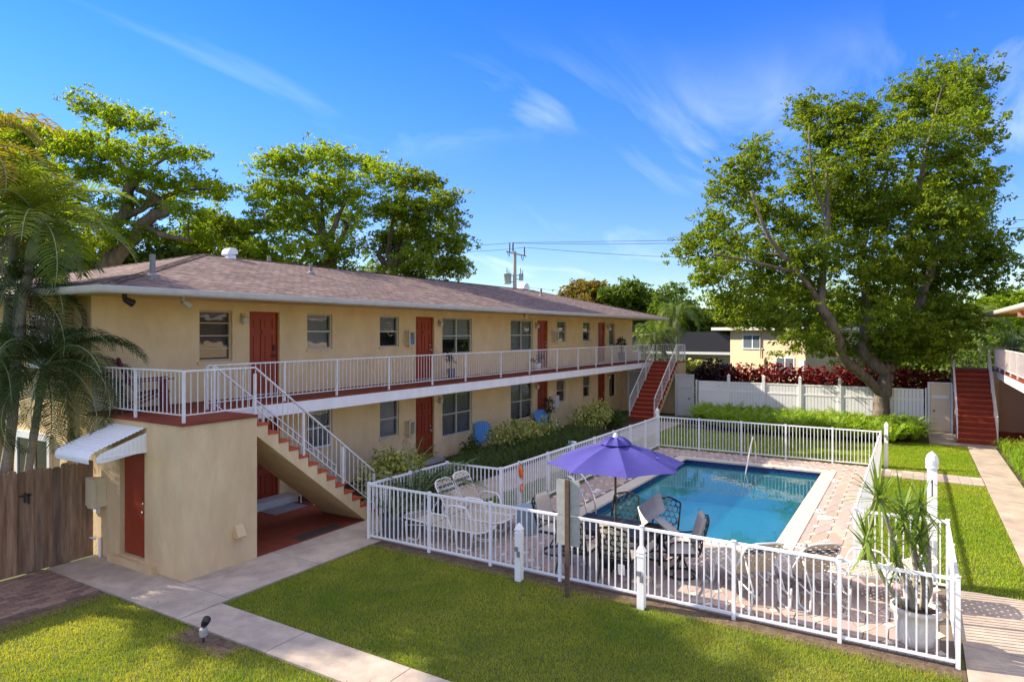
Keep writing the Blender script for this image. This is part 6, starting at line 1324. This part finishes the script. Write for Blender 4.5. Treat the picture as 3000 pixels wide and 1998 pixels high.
def gate(label, y0, y1, m_, xg, h):
    o = thing('steel_gate', label, 'gate', (xg, (y0 + y1) / 2, 0)); f = MB(); f.box(xg - .06, xg + .06, y0 - .09, y0, 0, h + .06); f.box(xg - .06, xg + .06, y1, y1 + .09, 0, h + .06); f.box(xg - .06, xg + .06, y0, y1, h, h + .06); f.build('frame', 'whiteframe' if m_ == 'beigedoor' else 'greydoor', o)
    d = MB(); d.box(xg - .025, xg + .025, y0 + .01, y1 - .01, .03, h - .01); dd = d.build('door', m_, o); k = MB(); ys = (y0 + y1) / 2
    k.box(xg - .05, xg - .026, ys - .30, ys + .30, h * .70, h * .70 + .13); k.build('push_plate', 'vinyl' if m_ == 'beigedoor' else 'greydoor', dd); k = MB(); k.box(xg - .09, xg - .026, y0 + .12 if m_ != 'beigedoor' else y1 - .17, y0 + .17 if m_ != 'beigedoor' else y1 - .12, .88, .94); k.build('handle', 'black', dd); k = MB(); k.box(xg - .06, xg - .026, y1 - .38, y1 - .06, h - .15, h - .09) if m_ != 'beigedoor' else k.box(xg - .06, xg - .026, y0 + .06, y0 + .38, h - .15, h - .09); k.build('closer', m_, dd); return o
gate('grey steel door between the far stairs and the white fence', 9.42, 10.18, 'greydoor', 32.7, 2.05); gate('beige steel door between the white fence and the right stairs', -1.30, -.58, 'beigedoor', 33.0, 2.05)
m = MB(); m.box(32.72, 34.9, -1.42, -1.405, 0, 2.4) if False else None
# ================================================================ neighbouring houses
nh = thing('neighbor_house', 'yellow two storey flat roofed house beyond the red hedge', 'house', (41, 9.5, 0)); an = R(28)
TN = Vector((-math.sin(an), -math.cos(an), 0)); NN = Vector((-math.cos(an), math.sin(an), 0)); HC = Vector((41.0, 9.5, 0))
def hbox(m, t0, t1, n0, n1, z0, z1):
    """box on the wall: t along the facade, n out of it"""
    c = HC + TN * ((t0 + t1) / 2) + NN * ((n0 + n1) / 2) + Vector((0, 0, (z0 + z1) / 2)); m.obb(c, (TN, NN, (0, 0, 1)), ((t1 - t0) / 2, (n1 - n0) / 2, (z1 - z0) / 2))
m = MB(); hbox(m, 0, 5.1, -9, 0, 0, 4.33); m.build('wall', 'house', nh); m = MB(); hbox(m, -.95, 5.4, -9.4, .6, 4.331, 4.50); m.build('roof', 'gutter', nh)
def hwin(t0, t1, z0, z1):
    m = MB(); t = .055; hbox(m, t0, t0 + t, .001, .04, z0, z1); hbox(m, t1 - t, t1, .001, .04, z0, z1); hbox(m, t0 + t, t1 - t, .001, .04, z1 - t, z1); hbox(m, t0 - .05, t1 + .05, .001, .08, z0 - .05, z0); tm_ = (t0 + t1) / 2; hbox(m, tm_ - .03, tm_ + .03, .001, .035, z0, z1 - t)
    w = m.build('window', 'whiteframe', nh); p = MB(); hbox(p, t0 + t, t1 - t, .002, .02, z0, z1 - t); p.build('pane', mat('house_glass', (.10, .13, .15), .08, spec=.6), w)
hwin(.95, 2.35, 3.28, 4.08); hwin(3.25, 4.45, 1.92, 2.82)
m = MB(); hbox(m, 1.95, 2.55, .001, .16, 2.15, 2.70); m.build('electric_box', 'house', nh); m = MB(); p_ = HC + TN * 2.25 + NN * .08; m.tube([p_ + Vector((0, 0, 2.7)), p_ + Vector((0, 0, 4.2))], .04, 8); m.build('conduit', 'house', nh); m = MB(); hbox(m, 4.72, 5.05, .001, .04, .1, 2.7); m.build('side_door', 'whiteframe', nh)
dh = thing('neighbor_house', 'low grey house with dark hipped roof behind the purple bush', 'house', (52, 14, 0))
m = MB(); m.box(49, 58, 11, 21, 0, 2.75); m.build('wall', 'housedark', dh); m = MB(); z0 = 2.75; a, b_, c, d = (48.4, 10.3, z0), (58.6, 10.3, z0), (58.6, 21.6, z0), (48.4, 21.6, z0); r0_, r1_ = (53.5, 13.5, 4.25), (53.5, 18.2, 4.25)
m.add([a, b_, c, d, r0_, r1_], [(0, 1, 4), (1, 2, 5, 4), (2, 3, 5), (3, 0, 4, 5)]); m.build('roof', 'roofdark', dh); m = MB(); m.box(48.3, 48.399, 10.3, 21.6, 2.6, 2.78); m.box(48.4, 58.6, 10.2, 10.299, 2.6, 2.78); m.build('fascia', 'white', dh); m = MB(); m.box(48.95, 48.999, 13.0, 14.6, 1.4, 2.3); m.build('window', 'screen', dh)
shrub('green_bush', 'dense green bush right of the yellow flat roofed house', [((41.5, 3.2, 1.8), 1.2, 1.3), ((42.5, 1.6, 2.2), 1.4, 1.2), ((42.2, 4.2, 2.6), 1.1, 1.2), ((43, 0, 2.2), 1.4, 1.2), ((44, 2.4, 3.4), 1.3, 1.0)], 2600, .26, 'farleaf', 323, None, 9, .5)
gw_ = thing('grey_fence', 'weathered grey board fence behind the purple bush', 'fence', (37, 11, 0)); g = random.Random(5); y = 8.3
while y < 16: k = g.uniform(.8, 1.15); m = MB(); m.box(36.8, 36.82, y, y + .14, 0, 1.9 + g.uniform(-.02, .02)); m.build('board', 'greywood', gw_); y += .146
m = MB(); m.box(36.821, 36.86, 8.3, 16, .4, .5); m.box(36.821, 36.86, 8.3, 16, 1.5, 1.6); m.build('rail', 'greywood', gw_)
shrub('trimmed_hedge', 'sunlit trimmed hedge above the grey board fence', [((40, y, 2.1), .75, .55) for y in np.arange(10.4, 15.6, .6)] + [((40, y, 1.2), .7, 1.2) for y in np.arange(10.4, 15.6, .8)], 2600, .26, 'croton', 320, None, 10, .6, 'hedge')
shrub('green_bush', 'dense green bush below the palms at the far stairs', [((38, 13.8, 1.6), 1.2, 1.2), ((38.5, 15.6, 2.0), 1.4, 1.2), ((37.5, 12.6, 1.0), .9, 1.2), ((38.5, 17, 2.4), 1.5, 1.2), ((39, 12.4, 2.0), 1.0, 1.0)], 3200, .24, 'farleaf', 321, None, 10, .5)
shrub('green_bush', 'dense green bush behind the right stairs and beige door', [((37.5, -1.5, 1.4), 1.2, 1.2), ((38, -3.4, 1.8), 1.3, 1.2), ((37.8, .2, 1.6), 1.0, 1.2), ((38.4, -5.2, 2.2), 1.4, 1.2), ((39.5, -2.4, 3.0), 1.3, 1.1), ((39.5, -5.6, 3.4), 1.2, 1.1)], 3600, .24, 'farleaf', 322, None, 10, .5)
# ================================================================ power pole and wires
d0 = 60; pb = at(1508, 974, d0); po = thing('utility_pole', 'concrete power pole with crossarm and two grey transformers beyond the roof', 'power pole', (pb.x, pb.y, 0)); ztop = 4.2 + (974 - 737) / 1933 * d0
m = MB(); m.tube([(pb.x, pb.y, 0), (pb.x, pb.y, ztop)], [.23, .155], 8); m.build('shaft', 'poleconc', po)
U = lambda x, y: at(x, y, d0); V3 = lambda v: Vector(v)
m = MB(); ca = U(1483, 738); cb = U(1542, 752); ca += CF * -.22; cb += CF * -.22; m.beam(ca, cb, .10, .12); m.build('crossarm', 'poleconc', po)
for (x, y0, y1) in ((1493, 740, 713), (1503, 738, 712), (1536, 750, 725)): m = MB(); p = U(x, y0) - CF * .22; q_ = U(x, y1) - CF * .22; n = 7; m.tube([p.lerp(q_, k / (2 * n)) for k in range(2 * n + 1)], [.05 if k % 2 else .08 for k in range(2 * n + 1)], 8); m.build('insulator', 'black', po)
for (x, y) in ((1488, 738), (1528, 750)): m = MB(); p = U(x, y) - CF * .3; m.tube([p, p + V3((0, 0, -.25)) - CR * .0, p + V3((0, 0, -.5)) + CR * .1, p + V3((0, 0, -.15)) + CR * .18], .035, 6); m.build('fuse_cutout', 'black', po)
for (x, y0, y1, r_) in ((1487, 802, 832, .34), (1527, 803, 822, .20)):
    c0, c1 = U(x, y1), U(x, y0); m = MB(); m.lathe((c0.x, c0.y, c0.z), [(r_ * .96, 0), (r_, .04), (r_, c1.z - c0.z - .05), (r_ * 1.1, c1.z - c0.z - .04), (r_ * 1.1, c1.z - c0.z), (r_ * .5, c1.z - c0.z + .06)], 18); m.box(c0.x - .03, c0.x + .03, c0.y - .02, c0.y + .02, c1.z, c1.z + .02); tr = m.build('transformer', 'transformer', po, True)
    m = MB(); m.tube([c1 + CR * -.05, c1 + CR * -.05 + V3((0, 0, .55))], [.05, .03], 6); m.tube([c1 + CR * .12, c1 + CR * .14 + V3((0, 0, .32))], [.04, .025], 6); m.build('bushing', 'black', tr); m = MB(); s = 1 if x < 1508 else -1; mid = c0.lerp(c1, .8); m.beam(mid, Vector((pb.x, pb.y, mid.z)), .07, .07); mid = c0.lerp(c1, .2); m.beam(mid, Vector((pb.x, pb.y, mid.z)), .07, .07); m.build('bracket', 'transformer', tr)
def wire(name, label, pts, r_=.018): m = MB(); m.tube(arc(pts, 8), r_, 5); return tag(m.build(name, 'wire', smooth=True, origin=tuple(pts[0])), label, 'power line', 'overhead power lines')
B = lambda x, y, d=60: at(x, y, d)
wire('power_line', 'topmost overhead wire left of the power pole', [B(1493, 713), B(1360, 722, 61), B(1100, 742, 63)]); wire('power_line', 'upper overhead wire running right from the power pole', [B(1503, 711.5), B(1750, 708, 56), B(1990, 704, 52), B(2400, 690, 46), B(3050, 640, 38)])
wire('power_line', 'second overhead wire running right just below the upper one', [B(1493, 713), B(1750, 715.5, 58), B(1990, 713, 55), B(2400, 706, 49), B(3050, 664, 42)]); wire('power_line', 'lowest overhead wire running right from the crossarm end', [B(1536, 725), B(1750, 742, 57), B(1980, 754, 54), B(2300, 765, 50), B(2700, 772, 45)]); wire('power_line', 'lower overhead wire left of the power pole', [B(1536, 725), B(1480, 731, 61), B(1370, 738, 62), B(1100, 752, 64)])
wire('power_line', 'thin low wire right of the roof hood', [B(1508, 838), B(1600, 848, 58), B(1700, 856, 57)], .012)
for o in bpy.data.objects:
    if '_o' in o.keys(): del o['_o']
